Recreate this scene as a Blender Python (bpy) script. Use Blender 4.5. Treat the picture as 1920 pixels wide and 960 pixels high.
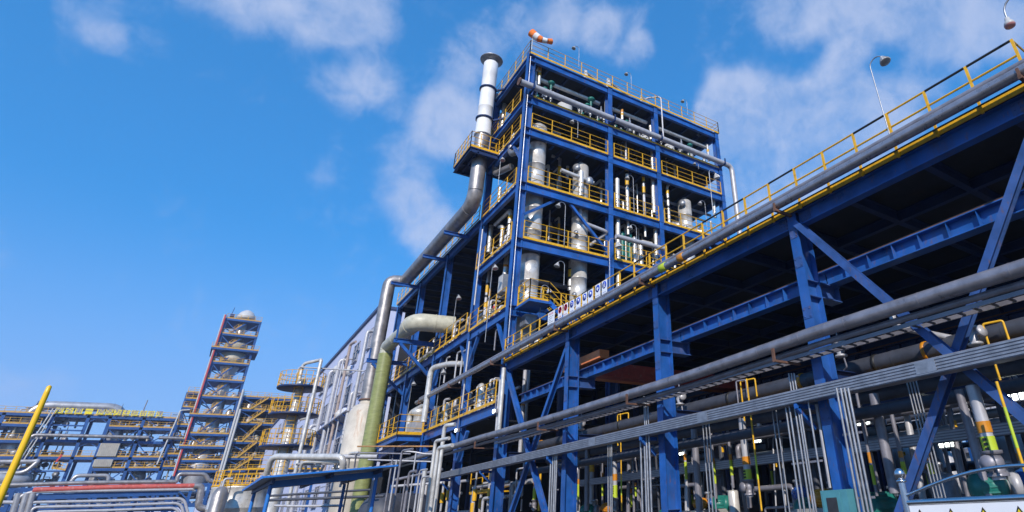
import bpy, math, random
import numpy as np
from mathutils import Vector, Matrix
R_ = math.radians
random.seed(7)
for o in list(bpy.data.objects): bpy.data.objects.remove(o)
sc = bpy.context.scene
COL = sc.collection

# ---------------------------------------------------------------- camera
RW = np.array([[0.59474465, 0.80264763, -0.04511756], [-0.40079499, 0.24739495, -0.88213327], [-0.69688032, 0.54272693, 0.46883397]])
U_, S_, V_ = np.linalg.svd(RW); RW = U_ @ V_
FPX, CX, CY = 1064.46, 1234.63, 391.76
EYE = np.array([0, 0, 1.6])
cam = bpy.data.objects.new('camera', bpy.data.cameras.new('camera')); COL.objects.link(cam)
M = Matrix.Identity(4)
for r in range(3):
    M[r][0] = RW[0][r]; M[r][1] = -RW[1][r]; M[r][2] = -RW[2][r]; M[r][3] = EYE[r]
cam.matrix_world = M
cam.data.sensor_fit = 'HORIZONTAL'; cam.data.sensor_width = 36
cam.data.lens = 36 * FPX / 1920
cam.data.shift_x = -(CX - 960) / 1920; cam.data.shift_y = (CY - 480) / 1920
cam.data.clip_start = 0.05; cam.data.clip_end = 6000
sc.camera = cam
# survey helpers: where the sight line through a point of the photograph meets a real plane of the place
def _ray(u, v): return RW.T @ np.array([u - CX, v - CY, FPX])
def PY(u, v, y): d = _ray(u, v); return Vector(EYE + d * (y / d[1]))
def PX(u, v, x): d = _ray(u, v); return Vector(EYE + d * (x / d[0]))
def PZ(u, v, z): d = _ray(u, v); return Vector(EYE + d * ((z - 1.6) / d[2]))
def PD(u, v, dd): return Vector(EYE + _ray(u, v) / FPX * dd)

# ---------------------------------------------------------------- light
SUN_AZ = Vector((0.77, -0.64)); SUN_EL = R_(32)
sd = Vector((SUN_AZ.x * math.cos(SUN_EL), SUN_AZ.y * math.cos(SUN_EL), math.sin(SUN_EL))).normalized()
sl = bpy.data.lights.new('sun', 'SUN'); sl.energy = 4.6; sl.angle = R_(0.5); sl.color = (1, 0.94, 0.86)
so = bpy.data.objects.new('sun', sl); COL.objects.link(so)
so.rotation_euler = sd.to_track_quat('Z', 'Y').to_euler(); so.location = (0, 0, 60)
world = bpy.data.worlds.new('World'); sc.world = world; world.use_nodes = True
nt = world.node_tree; N = nt.nodes; L = nt.links; N.clear()
def wn(t, **k):
    n = N.new(t)
    for a, b in k.items(): setattr(n, a, b)
    return n
wo = wn('ShaderNodeOutputWorld'); bg = wn('ShaderNodeBackground'); L.new(bg.outputs[0], wo.inputs[0])
sky = wn('ShaderNodeTexSky', sky_type='NISHITA', sun_disc=False); sky.sun_elevation = SUN_EL
sky.sun_rotation = math.atan2(sd.x, sd.y); sky.air_density = 1.0; sky.dust_density = 0.3; sky.ozone_density = 3.0
bg.inputs[1].default_value = 0.12
gm = wn('ShaderNodeGamma'); gm.inputs[1].default_value = 0.5; L.new(sky.outputs[0], gm.inputs[0])
tint = wn('ShaderNodeMixRGB', blend_type='MULTIPLY'); tint.inputs[0].default_value = 1; L.new(gm.outputs[0], tint.inputs[1])
tint.inputs[2].default_value = (0.42, 1.86, 3.55, 1)
geo = wn('ShaderNodeTexCoord')
nz = wn('ShaderNodeTexNoise'); nz.inputs['Scale'].default_value = 6.5; nz.inputs['Detail'].default_value = 9; nz.inputs['Roughness'].default_value = 0.62
nz.inputs['Distortion'].default_value = 0.25
L.new(geo.outputs['Generated'], nz.inputs['Vector'])
def mth(op, a, b=None, clamp=False):
    n = wn('ShaderNodeMath', operation=op, use_clamp=clamp)
    for i, x in enumerate((a, b)):
        if x is None: continue
        if isinstance(x, (int, float)): n.inputs[i].default_value = x
        else: L.new(x, n.inputs[i])
    return n.outputs[0]
# clouds: (direction seen at photo point, angular radius in px, weight)
CL = [(560, -20, 150, .75), (680, 30, 95, .7), (430, -10, 120, .6), (620, 10, 110, .6), (740, 60, 50, .3), (650, 165, 75, .65), (710, 140, 60, .6), (730, 190, 50, .4), (830, 150, 90, .4), (880, 100, 70, .35), (840, 235, 85, .75), (790, 300, 90, .3), (790, 400, 80, .5), (750, 350, 80, .35), (820, 450, 80, .4),
      (1010, 20, 90, .55), (1090, 40, 90, .65), (1160, 70, 80, .7), (1200, 100, 50, .4), (960, 80, 90, .3), (1360, 190, 80, .75), (1420, 240, 140, .9), (1530, 240, 120, .85), (1640, 230, 110, .8), (1340, 270, 90, .6), (1590, 130, 70, .6), (1560, 170, 80, .4), (1600, 20, 110, .75), (1720, 10, 130, .85), (1830, 20, 140, .8), (1900, 60, 80, .5), (1480, 20, 90, .5), (1760, 110, 90, .3), (1450, 340, 120, .8), (1380, 360, 90, .6), (1560, 300, 100, .6), (1700, 180, 90, .4),
      (170, 20, 80, .42), (195, 70, 50, .3), (270, 90, 60, .25), (40, 745, 110, .4), (560, 640, 120, .18), (-400, 500, 400, .6), (2300, 300, 400, .7), (1300, -500, 500, .5), (1500, 300, 420, .16), (900, 330, 330, .12)]
acc = None
for (u, v, rr, w) in CL:
    d = Vector(_ray(u, v)).normalized()
    dp = wn('ShaderNodeVectorMath', operation='DOT_PRODUCT'); L.new(geo.outputs['Generated'], dp.inputs[0]); dp.inputs[1].default_value = d
    mr = wn('ShaderNodeMapRange', interpolation_type='SMOOTHSTEP'); L.new(dp.outputs['Value'], mr.inputs[0])
    ang = rr / 1064 * (1064 / math.hypot(1064, math.hypot(u - CX, v - CY))) ** 1.3
    mr.inputs[1].default_value = math.cos(ang); mr.inputs[2].default_value = 1; mr.inputs[3].default_value = 0; mr.inputs[4].default_value = w
    acc = mr.outputs[0] if acc is None else mth('ADD', acc, mr.outputs[0])
acc = mth('MINIMUM', acc, 0.95)
nf = wn('ShaderNodeTexNoise'); nf.inputs['Scale'].default_value = 26; nf.inputs['Detail'].default_value = 8; nf.inputs['Roughness'].default_value = .6; nf.inputs['Distortion'].default_value = .8; L.new(geo.outputs['Generated'], nf.inputs['Vector'])
msk = mth('ADD', mth('MULTIPLY', mth('SUBTRACT', nz.outputs['Fac'], 0.5), 2.2), mth('SUBTRACT', acc, 0.30))
msk = mth('ADD', msk, mth('MULTIPLY', mth('SUBTRACT', nf.outputs['Fac'], 0.5), 0.75))
mm = wn('ShaderNodeMapRange', interpolation_type='SMOOTHSTEP'); L.new(msk, mm.inputs[0])
mm.inputs[1].default_value = -0.2; mm.inputs[2].default_value = 1.1; mm.inputs[4].default_value = 0.74
nz2 = wn('ShaderNodeTexNoise'); nz2.inputs['Scale'].default_value = 9; nz2.inputs['Detail'].default_value = 5; L.new(geo.outputs['Generated'], nz2.inputs['Vector'])
ccol = wn('ShaderNodeMixRGB'); L.new(nz2.outputs['Fac'], ccol.inputs[0]); ccol.inputs[1].default_value = (3.6, 4.6, 7.0, 1); ccol.inputs[2].default_value = (6.0, 6.4, 7.9, 1)
mixc = wn('ShaderNodeMixRGB'); L.new(mm.outputs[0], mixc.inputs[0]); L.new(tint.outputs[0], mixc.inputs[1]); L.new(ccol.outputs[0], mixc.inputs[2])
sep = wn('ShaderNodeSeparateXYZ'); L.new(geo.outputs['Generated'], sep.inputs[0])
hz = wn('ShaderNodeMapRange', interpolation_type='SMOOTHSTEP'); L.new(sep.outputs['Z'], hz.inputs[0]); hz.inputs[1].default_value = 0.42; hz.inputs[2].default_value = 0.0; hz.inputs[3].default_value = 0; hz.inputs[4].default_value = 0.75
mixh = wn('ShaderNodeMixRGB'); L.new(hz.outputs[0], mixh.inputs[0]); L.new(mixc.outputs[0], mixh.inputs[1]); mixh.inputs[2].default_value = (3.1, 4.3, 7.6, 1)
L.new(mixh.outputs[0], bg.inputs[0])
sc.view_settings.view_transform = 'Standard'; sc.view_settings.look = 'None'; sc.view_settings.exposure = 0.0; sc.view_settings.gamma = 1
sc.cycles.max_bounces = 6; sc.cycles.diffuse_bounces = 3; sc.cycles.glossy_bounces = 3; sc.cycles.use_denoising = True

# ---------------------------------------------------------------- materials
MATS = {}
def mat(name, col, rough=0.5, metal=0.0, var=0.12, scale=3.0, stain=None, stain_amt=0.0, bump=0.0, streak=False, emit=None, stretch=(1, 1, 1), rvar=0.0, coat=0, rust=0):
    if name in MATS: return MATS[name]
    m = bpy.data.materials.new(name); m.use_nodes = True; t = m.node_tree; n = t.nodes; l = t.links
    b = n['Principled BSDF']; b.inputs['Metallic'].default_value = metal; b.inputs['Roughness'].default_value = rough
    if coat: b.inputs['Coat Weight'].default_value = coat
    tc = n.new('ShaderNodeTexCoord'); oi = n.new('ShaderNodeObjectInfo')
    add = n.new('ShaderNodeVectorMath'); add.operation = 'MULTIPLY_ADD'; l.new(tc.outputs['Object'], add.inputs[0]); add.inputs[1].default_value = stretch
    rv = n.new('ShaderNodeVectorMath'); rv.operation = 'SCALE'; rv.inputs[0].default_value = (31, 17, 43); l.new(oi.outputs['Random'], rv.inputs['Scale']); l.new(rv.outputs[0], add.inputs[2])
    no = n.new('ShaderNodeTexNoise'); no.inputs['Scale'].default_value = scale; no.inputs['Detail'].default_value = 6; no.inputs['Roughness'].default_value = 0.6; l.new(add.outputs[0], no.inputs['Vector'])
    mr = n.new('ShaderNodeMapRange'); l.new(no.outputs['Fac'], mr.inputs[0]); mr.inputs[1].default_value = 0.3; mr.inputs[2].default_value = 0.7
    mr.inputs[3].default_value = 1 - var * 1.6; mr.inputs[4].default_value = 1 + var
    mu = n.new('ShaderNodeVectorMath'); mu.operation = 'SCALE'; mu.inputs[0].default_value = col; l.new(mr.outputs[0], mu.inputs['Scale'])
    out = mu.outputs[0]
    if stain:
        s = n.new('ShaderNodeTexNoise'); s.inputs['Scale'].default_value = scale * 0.8; s.inputs['Detail'].default_value = 8; s.inputs['Roughness'].default_value = 0.7
        mp = n.new('ShaderNodeVectorMath'); mp.operation = 'MULTIPLY'; l.new(add.outputs[0], mp.inputs[0]); mp.inputs[1].default_value = (2.2, 2.2, 0.35) if streak else (1.3, 1.3, 1.3)
        l.new(mp.outputs[0], s.inputs['Vector'])
        r2 = n.new('ShaderNodeMapRange'); l.new(s.outputs['Fac'], r2.inputs[0]); r2.inputs[1].default_value = 0.56; r2.inputs[2].default_value = 0.74; r2.inputs[4].default_value = stain_amt
        mx = n.new('ShaderNodeMixRGB'); l.new(r2.outputs[0], mx.inputs[0]); l.new(out, mx.inputs[1]); mx.inputs[2].default_value = (*stain, 1); out = mx.outputs[0]
    if rust:
        s = n.new('ShaderNodeTexNoise'); s.inputs['Scale'].default_value = 5; s.inputs['Detail'].default_value = 10; s.inputs['Roughness'].default_value = 0.75
        mp = n.new('ShaderNodeVectorMath'); mp.operation = 'MULTIPLY'; l.new(add.outputs[0], mp.inputs[0]); mp.inputs[1].default_value = (1.6, 1.6, .5); l.new(mp.outputs[0], s.inputs['Vector'])
        r2 = n.new('ShaderNodeMapRange'); l.new(s.outputs['Fac'], r2.inputs[0]); r2.inputs[1].default_value = 0.57; r2.inputs[2].default_value = 0.66; r2.inputs[4].default_value = rust
        mx = n.new('ShaderNodeMixRGB'); l.new(r2.outputs[0], mx.inputs[0]); l.new(out, mx.inputs[1]); mx.inputs[2].default_value = (.15, .075, .045, 1); out = mx.outputs[0]
        s3 = n.new('ShaderNodeTexNoise'); s3.inputs['Scale'].default_value = .7; s3.inputs['Detail'].default_value = 5; l.new(add.outputs[0], s3.inputs['Vector'])
        r4 = n.new('ShaderNodeMapRange'); l.new(s3.outputs['Fac'], r4.inputs[0]); r4.inputs[1].default_value = 0.42; r4.inputs[2].default_value = 0.75; r4.inputs[4].default_value = .45
        mx = n.new('ShaderNodeMixRGB'); l.new(r4.outputs[0], mx.inputs[0]); l.new(out, mx.inputs[1]); mx.inputs[2].default_value = (col[0] * .8 + .035, col[1] * .8 + .04, col[2] * .75 + .05, 1); out = mx.outputs[0]
    l.new(out, b.inputs['Base Color'])
    if rvar:
        r3 = n.new('ShaderNodeMapRange'); l.new(no.outputs['Fac'], r3.inputs[0]); r3.inputs[1].default_value = .3; r3.inputs[2].default_value = .7; r3.inputs[3].default_value = rough - rvar; r3.inputs[4].default_value = rough + rvar
        l.new(r3.outputs[0], b.inputs['Roughness'])
    if bump:
        bp = n.new('ShaderNodeBump'); bp.inputs['Strength'].default_value = bump; bp.inputs['Distance'].default_value = 0.02; l.new(no.outputs['Fac'], bp.inputs['Height']); l.new(bp.outputs[0], b.inputs['Normal'])
    if emit:
        b.inputs['Emission Color'].default_value = (*emit[:3], 1); b.inputs['Emission Strength'].default_value = emit[3]
    MATS[name] = m; return m
RUST = (0.16, 0.06, 0.03)
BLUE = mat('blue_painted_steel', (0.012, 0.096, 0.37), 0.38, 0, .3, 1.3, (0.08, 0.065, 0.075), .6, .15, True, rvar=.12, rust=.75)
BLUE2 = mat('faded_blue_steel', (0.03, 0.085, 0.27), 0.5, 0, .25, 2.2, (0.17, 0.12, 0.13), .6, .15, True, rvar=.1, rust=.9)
BLUE_SHADED = mat('shaded_blue_steel', (0.008, 0.028, 0.11), 0.5, 0, .2, 1.5, (0.05, 0.04, 0.05), .5)  # blue steel darkened: shade of interiors and undersides put into the colour
YEL = mat('yellow_paint', (0.74, 0.40, 0.012), 0.42, 0, .16, 6, (0.22, 0.10, 0.03), .6)
ALU = mat('aluminium_cladding', (0.70, 0.66, 0.61), 0.34, 0.36, .16, 2.4, (0.33, 0.24, 0.15), .45, .1, True, rvar=.1)
ALUD = mat('weathered_cladding', (0.36, 0.33, 0.32), 0.42, 0.6, .2, 2.0, (0.22, 0.15, 0.10), .55, .1, True, rvar=.1)
GALV = mat('galvanised_steel', (0.34, 0.35, 0.38), 0.45, 0.6, .2, 5, (0.3, 0.27, 0.24), .35)
GREY = mat('grey_pipe_paint', (0.24, 0.23, 0.26), 0.40, 0.25, .18, 3, (0.13, 0.09, 0.07), .5, .08, rvar=.1)
GREYL = mat('light_grey_pipe', (0.46, 0.45, 0.47), 0.42, 0.2, .12, 3, (0.3, 0.22, 0.17), .35)
DARKP = mat('dark_insulated_pipe', (0.06, 0.065, 0.085), 0.55, 0.1, .2, 3, (0.09, 0.06, 0.05), .4)
TEAL = mat('teal_green_paint', (0.012, 0.16, 0.13), 0.4, 0, .15, 5, (0.05, 0.05, 0.04), .4)
TEALP = mat('pale_teal_cabinet', (0.07, 0.24, 0.28), 0.5, 0, .1, 4)
CRANE = mat('orange_crane_paint', (0.85, 0.27, 0.10), 0.5, 0, .15, 2, (0.2, 0.07, 0.04), .4)
RUSTM = mat('rusted_steel', (0.15, 0.075, 0.05), 0.8, 0, .3, 6, (0.12, 0.05, 0.03), .6, .3)
FRP = mat('green_fibreglass', (0.26, 0.28, 0.10), 0.38, 0, .16, 3.5, (0.20, 0.17, 0.10), .6, .1, stretch=(.6, .6, 2.5))
FRPB = mat('beige_fibreglass', (0.52, 0.49, 0.38), 0.45, 0, .12, 3, (0.28, 0.25, 0.14), .6)
WHITE = mat('white_paint', (0.5, 0.49, 0.48), 0.45, 0, .07, 3, (0.45, 0.36, 0.28), .35, 0, True)
TANKW = mat('rust_streaked_white_paint', (0.56, 0.50, 0.42), 0.5, 0, .12, 1.5, (0.36, 0.17, 0.08), .9, .05, True)
WALLM = mat('pale_blue_cladding', (0.52, 0.55, 0.72), 0.7, 0, .06, .8, (0.35, 0.37, 0.5), .4, 0, True)
GLASS = mat('window_glass', (0.03, 0.05, 0.10), 0.3, 0.0, .2, 1.5)
WFRAME = mat('window_frame_grey', (0.34, 0.34, 0.38), 0.5)
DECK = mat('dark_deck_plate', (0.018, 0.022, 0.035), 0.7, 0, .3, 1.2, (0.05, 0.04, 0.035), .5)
DARK = mat('dark_machinery', (0.03, 0.03, 0.035), 0.6, 0, .3, 4)
REDP = mat('red_paint', (0.55, 0.05, 0.05), 0.45, 0, .1, 4)
REDF = mat('faded_red_pipe_paint', (0.52, 0.09, 0.07), 0.55, 0, .15, 3, (0.55, 0.40, 0.36), .8)
ORNG = mat('orange_fabric', (0.85, 0.20, 0.03), 0.8, 0, .08, 5)
SOCKW = mat('white_fabric', (0.75, 0.72, 0.72), 0.8, 0, .05, 5)
BLK = mat('black_paint', (0.015, 0.015, 0.015), 0.5)
SIGNW = mat('sign_white', (0.80, 0.80, 0.82), 0.4, 0, .03)
SIGNB = mat('sign_blue', (0.012, 0.05, 0.42), 0.4, 0, .03)
SIGNR = mat('sign_red', (0.60, 0.03, 0.05), 0.4, 0, .03)
SIGNY = mat('sign_yellow', (0.82, 0.66, 0.02), 0.4, 0, .05)
LIME = mat('lime_pipe_label', (0.45, 0.55, 0.03), 0.45, 0, .05)
ORB = mat('orange_pipe_band', (0.58, 0.22, 0.01), 0.4, 0, .08)
CONC = mat('concrete', (0.32, 0.31, 0.29), 0.85, 0, .15, 2, (0.2, 0.19, 0.17), .5, .2)
BEIGE = mat('beige_equipment_paint', (0.50, 0.44, 0.34), 0.55, 0, .15, 1.5, (0.3, 0.2, 0.12), .6, .1, True)
LAMPG = mat('lit_floodlight', (0.8, 0.8, 0.8), 0.4, emit=(0.9, 1, 0.92, 9))
CREAM = mat('frosted_lens', (0.35, 0.35, 0.34), 0.3)
PINK = mat('pink_lens', (0.55, 0.25, 0.25), 0.3)
STEEL = mat('brushed_steel', (0.62, 0.62, 0.64), 0.22, 1.0, .05, 8)
FARB = mat('distant_blue_steel', (0.008, 0.07, 0.25), 0.5, 0, .2, .5, (0.04, 0.05, 0.10), .4)

# ---------------------------------------------------------------- mesh builder
def fr(d, up=None):
    d = Vector(d).normalized(); up = Vector(up or (0, 0, 1))
    if abs(d.dot(up)) > 0.98: up = Vector((0, 1, 0)) if abs(d.y) < .9 else Vector((1, 0, 0))
    s = d.cross(up).normalized(); return d, s, s.cross(d).normalized()
class MB:
    def __init__(s): s.v = []; s.f = []; s.sm = []; s.ch = []
    def add(s, vs, fs, sm=False):
        o = len(s.v); s.ch.append((o, len(s.f))); s.v += [tuple(x) for x in vs]; s.f += [tuple(i + o for i in f) for f in fs]; s.sm += [sm] * len(fs); return s
    def box(s, x0, x1, y0, y1, z0, z1):
        if x0 > x1: x0, x1 = x1, x0
        if y0 > y1: y0, y1 = y1, y0
        if z0 > z1: z0, z1 = z1, z0
        return s.add([(x0, y0, z0), (x1, y0, z0), (x1, y1, z0), (x0, y1, z0), (x0, y0, z1), (x1, y0, z1), (x1, y1, z1), (x0, y1, z1)],
              [(0, 3, 2, 1), (4, 5, 6, 7), (0, 1, 5, 4), (1, 2, 6, 5), (2, 3, 7, 6), (3, 0, 4, 7)])
    def bar(s, a, b, w, h=None, up=None, dw=0, dh=0):     # w across, h along up
        h = h or w; a = Vector(a); b = Vector(b); d, x, u = fr(b - a, up)
        vs = []
        for p in (a, b):
            for i, j in ((-1, -1), (1, -1), (1, 1), (-1, 1)): vs.append(p + x * (i * w / 2 + dw) + u * (j * h / 2 + dh))
        return s.add(vs, [(3, 2, 1, 0), (4, 5, 6, 7), (0, 1, 5, 4), (1, 2, 6, 5), (2, 3, 7, 6), (3, 0, 4, 7)])
    def ibeam(s, a, b, h=.4, w=.22, t=.02, up=None):
        s.bar(a, b, t * .8, h - 2 * t, up); s.bar(a, b, w, t, up, 0, h / 2 - t / 2); s.bar(a, b, w, t, up, 0, -h / 2 + t / 2); return s
    def tube(s, pts, r, n=10, cap=True, radii=None, closed=False):
        pts = [Vector(p) for p in pts]; k = len(pts); rings = []
        d0 = (pts[1] - pts[0]).normalized(); _, x, u = fr(d0)
        for i, p in enumerate(pts):
            if i == 0: d = d0
            elif i == k - 1: d = (pts[-1] - pts[-2]).normalized()
            else: d = ((pts[i] - pts[i - 1]).normalized() + (pts[i + 1] - pts[i]).normalized()).normalized()
            x = (x - d * x.dot(d)).normalized(); u = x.cross(d)
            rr = radii[i] if radii else r
            rings.append([p + (x * math.cos(2 * math.pi * j / n) + u * math.sin(2 * math.pi * j / n)) * rr for j in range(n)])
        vs = [q for rg in rings for q in rg]
        fs = [(i * n + j, (i + 1) * n + j, (i + 1) * n + (j + 1) % n, i * n + (j + 1) % n) for i in range(k - 1) for j in range(n)]
        s.add(vs, fs, n > 6)
        if cap: s.add(rings[0], [tuple(range(n))]); s.add(rings[-1], [tuple(range(n))[::-1]])
        return s
    def pipe(s, pts, r, n=12, bend=None, seam=0, seamr=1.04):
        pts = [Vector(p) for p in pts]; bend = bend or r * 2.2; out = [pts[0]]
        for i in range(1, len(pts) - 1):
            a, b, c = pts[i - 1], pts[i], pts[i + 1]; e1 = (a - b); e2 = (c - b); q = min(bend, e1.length * .48, e2.length * .48)
            p1 = b + e1.normalized() * q; p2 = b + e2.normalized() * q
            for t in (0, .2, .4, .6, .8, 1): out.append(p1 * (1 - t) ** 2 + b * 2 * t * (1 - t) + p2 * t * t)
        out.append(pts[-1]); s.tube(out, r, n)
        if seam:
            for a, b in zip(pts[:-1], pts[1:]):
                ln = (b - a).length; d = (b - a).normalized(); k = max(1, int(ln / seam))
                for i in range(1, k + 1):
                    c = a + d * (ln * (i - .5) / k); s.tube([c - d * .012, c + d * .012], r * seamr, n, True)
        return s
    def lathe(s, c, prof, n=20, axis=None):
        d, x, u = fr(axis or (0, 0, 1)); c = Vector(c); rings = []
        for (r, z) in prof: rings.append([c + d * z + (x * math.cos(2 * math.pi * j / n) + u * math.sin(2 * math.pi * j / n)) * r for j in range(n)])
        k = len(prof); fs = [(i * n + j, i * n + (j + 1) % n, (i + 1) * n + (j + 1) % n, (i + 1) * n + j) for i in range(k - 1) for j in range(n)]
        s.add([q for g in rings for q in g], fs, True)
        if prof[0][0] > 1e-3: s.add(rings[0], [tuple(range(n))[::-1]])
        if prof[-1][0] > 1e-3: s.add(rings[-1], [tuple(range(n))])
        return s
    def sph(s, c, r, n=12): return s.lathe(c, [(max(1e-4, r * math.sin(math.pi * i / 8)), -r * math.cos(math.pi * i / 8)) for i in range(9)], n)
def mesh_of(mb, m, name, off):
    me = bpy.data.meshes.new(name); v = [(a - off[0], b - off[1], c - off[2]) for a, b, c in mb.v]
    me.from_pydata(v, [], mb.f); me.polygons.foreach_set('use_smooth', mb.sm); me.materials.append(m); me.update()
    return me
def bbase(vs):
    a = np.array(vs); lo = a.min(0); hi = a.max(0); return Vector(((lo[0] + hi[0]) / 2, (lo[1] + hi[1]) / 2, lo[2]))
def tag(o, label, cat, group=None, kind=None):
    if label: o['label'] = label
    if cat: o['category'] = cat
    if group: o['group'] = group
    if kind: o['kind'] = kind
SPLIT = dict(brackets='bracket', supports='support', clamps='clamp', stiffeners='stiffener', saddles='saddle', legs='leg', posts='post', wheels='wheel', support_legs='support_leg', cross_braces='brace', bracing='brace', braces='brace',
    handwheels='handwheel', green_handwheels='handwheel', blue_handwheels='handwheel', valve_bodies='valve_body', joint_plates='joint_plate', nozzles='nozzle', tie_beams='tie_beam', worn_rail_sections='worn_rail_section', yellow_bands='colour_band',
    vessel_shells='vessel_shell', pipe_runs='pipe_run', grey_pipes='pipe_run', corbel='corbel', side_rails='side_rail', balcony_beam='balcony_beam', wall_joints='wall_joint', stand='stand', crane_rail='crane_rail', rafters='rafter', stringers='stringer', pipes='pipe_run')
def pieces(mb):            # the separate pieces of a mesh: runs of faces whose boxes touch
    n = len(mb.ch); V = np.array(mb.v); bb = []
    for i, (o, f) in enumerate(mb.ch):
        e = mb.ch[i + 1][0] if i + 1 < n else len(mb.v); bb.append((V[o:e].min(0) - .004, V[o:e].max(0) + .004))
    lo = np.array([b[0] for b in bb]); hi = np.array([b[1] for b in bb]); lab = list(range(n))
    def find(i):
        while lab[i] != i: lab[i] = lab[lab[i]]; i = lab[i]
        return i
    for i in range(n):
        hit = np.where(np.all(lo[i] <= hi[i + 1:], 1) & np.all(hi[i] >= lo[i + 1:], 1))[0] + i + 1
        for j in hit: lab[find(int(j))] = find(i)
    gr = {}
    for i in range(n): gr.setdefault(find(i), []).append(i)
    out = []
    for g_ in gr.values():
        m = MB()
        for i in g_:
            o, f = mb.ch[i]; e, fe = mb.ch[i + 1] if i + 1 < n else (len(mb.v), len(mb.f)); q = len(m.v); m.ch.append((q, len(m.f)))
            m.v += mb.v[o:e]; m.f += [tuple(k - o + q for k in fc) for fc in mb.f[f:fe]]; m.sm += mb.sm[f:fe]
        out.append(m)
    return out
class Thing:
    def __init__(s, name, label, cat, group=None): s.a = (name, label, cat, group); s.p = []
    def add(s, name, mb, m, parent=None, label=None):
        if name in SPLIT and len(mb.ch) > 1:
            ps = pieces(mb)
            if 1 < len(ps) <= 100:
                k = len(s.p)
                for q in ps: s.p.append((SPLIT[name], q, m, parent, label))
                return k
        s.p.append((name, mb, m, parent, label)); return len(s.p) - 1
    def done(s):
        off = bbase([v for p in s.p for v in p[1].v])
        root = bpy.data.objects.new(s.a[0], None); COL.objects.link(root); root.location = off; root.empty_display_size = .3; tag(root, s.a[1], s.a[2], s.a[3]); obs = []
        for (n, mb, m, par, lab) in s.p:
            o = bpy.data.objects.new(n, mesh_of(mb, m, n, off)); COL.objects.link(o); o.parent = root if par is None else obs[par]
            if lab: o['label'] = lab
            obs.append(o)
        return root
def solo(name, mb, m, label, cat, group=None, kind=None):
    off = bbase(mb.v); o = bpy.data.objects.new(name, mesh_of(mb, m, name, off)); COL.objects.link(o); o.location = off; tag(o, label, cat, group, kind); return o
def copy_thing(r, loc, label, rz=0):
    c = r.copy(); COL.objects.link(c); c.location = loc; c.rotation_euler = (0, 0, rz); c['label'] = label
    def rec(a, b):
        for ch in a.children:
            d = ch.copy(); COL.objects.link(d); d.parent = b; rec(ch, d)
    rec(r, c); return c
def rail(pts, h=1.1, sp=1.1, toe=.12, mb=None, rails=(1, .66, .33), pw=.045, drop=0.0):
    mb = mb or MB(); pts = [Vector(p) for p in pts]
    for a, b in zip(pts[:-1], pts[1:]):
        ln = (b - a).length; k = max(1, round(ln / sp)); up = Vector((0, 0, 1))
        for i in range(k + 1):
            p = a.lerp(b, i / k); mb.bar(p - up * drop, p + up * h, pw, pw, (b - a))
        for f in rails: mb.tube([a + up * h * f, b + up * h * f], pw * .45, 5, False)
        if toe: mb.bar(a + up * toe / 2, b + up * toe / 2, .015, toe)
    return mb
def text_mesh(txt, size, fn, depth=0.004):      # flat lettering laid out with fn(x, y) -> world point
    cu = bpy.data.curves.new('lettering', 'FONT'); cu.body = txt; cu.size = size; cu.align_x = 'CENTER'; cu.align_y = 'CENTER'; cu.resolution_u = 2
    ob = bpy.data.objects.new('lettering', cu); COL.objects.link(ob); dg = bpy.context.evaluated_depsgraph_get(); dg.update()
    me = bpy.data.meshes.new_from_object(ob.evaluated_get(dg)); mb = MB()
    mb.add([fn(v.co.x, v.co.y) for v in me.vertices], [tuple(p.vertices) for p in me.polygons])
    bpy.data.objects.remove(ob); bpy.data.curves.remove(cu); bpy.data.meshes.remove(me); return mb

# ================================================================ SETTING
g = MB(); g.add([(-3000, -3000, 0), (3000, -3000, 0), (3000, 3000, 0), (-3000, 3000, 0)], [(0, 1, 2, 3)])
o = solo('ground', g, mat('dark_yard_paving', (.11, .105, .10), .9, 0, .2, .6, (.07, .065, .06), .5), None, None, kind='structure'); o['label'] = 'concrete yard of the chemical plant'
g = MB(); g.box(-300, 40, -1.5, 7.5, .002, .006); o = solo('road', g, mat('asphalt', (.05, .05, .05), .9, 0, .2, 4), None, None, kind='structure')

YF = 10.8
CX1 = [-2.3, -8.3, -14.3, -20.3, -26.95]     # hall columns from the right
def hcol(x, y, z0, z1, h=.5, w=.28, up=(0, 1, 0)): return MB().ibeam((x, y, z0), (x, y, z1), h, w, .03, up)

# ---------------------------------------------------------------- open hall (pipe rack) at the right
H = Thing('steel_hall', 'long open fronted blue steel hall with dark roof deck and yellow edge railing', 'industrial hall')
for i, x in enumerate(CX1[:4]):
    c = H.add('column', hcol(x, YF + .25, 0, 8.28), BLUE)
    mb = MB()
    for z in (6.0, 6.38): mb.box(x - .17, x + .17, YF + .5, YF + 1.25, z, z + .03)
    mb.box(x - .012, x + .012, YF + .5, YF + 1.2, 6.03, 6.38); mb.box(x - .15, x + .15, YF + 1.2, YF + 1.22, 6.03, 6.38)
    for z in (6.0, 6.4, 3.9, 1.6): mb.box(x - .135, x + .135, YF + .04, YF + .46, z, z + .02)
    H.add('corbel', mb, BLUE2, c)
    H.add('base_plate', MB().box(x - .3, x + .3, YF - .1, YF + .65, 0, .04), GALV, c)
for x in CX1[:4] + [-26.95]: H.add('rear_column', hcol(x, 21.4, 0, 8.4, .4, .28), BLUE_SHADED)
for x in (-11.3, -17.3): H.add('rear_column', hcol(x, 16.2, 0, 4.3, .3, .25), BLUE_SHADED)
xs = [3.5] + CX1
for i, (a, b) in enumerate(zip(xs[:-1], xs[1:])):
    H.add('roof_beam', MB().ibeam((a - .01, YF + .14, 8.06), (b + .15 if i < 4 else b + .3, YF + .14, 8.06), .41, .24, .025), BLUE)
    H.add('roof_beam', MB().ibeam((a, 21.4, 8.02), (b, 21.4, 8.02), .46, .24, .025), BLUE_SHADED)
mb = MB()
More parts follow.
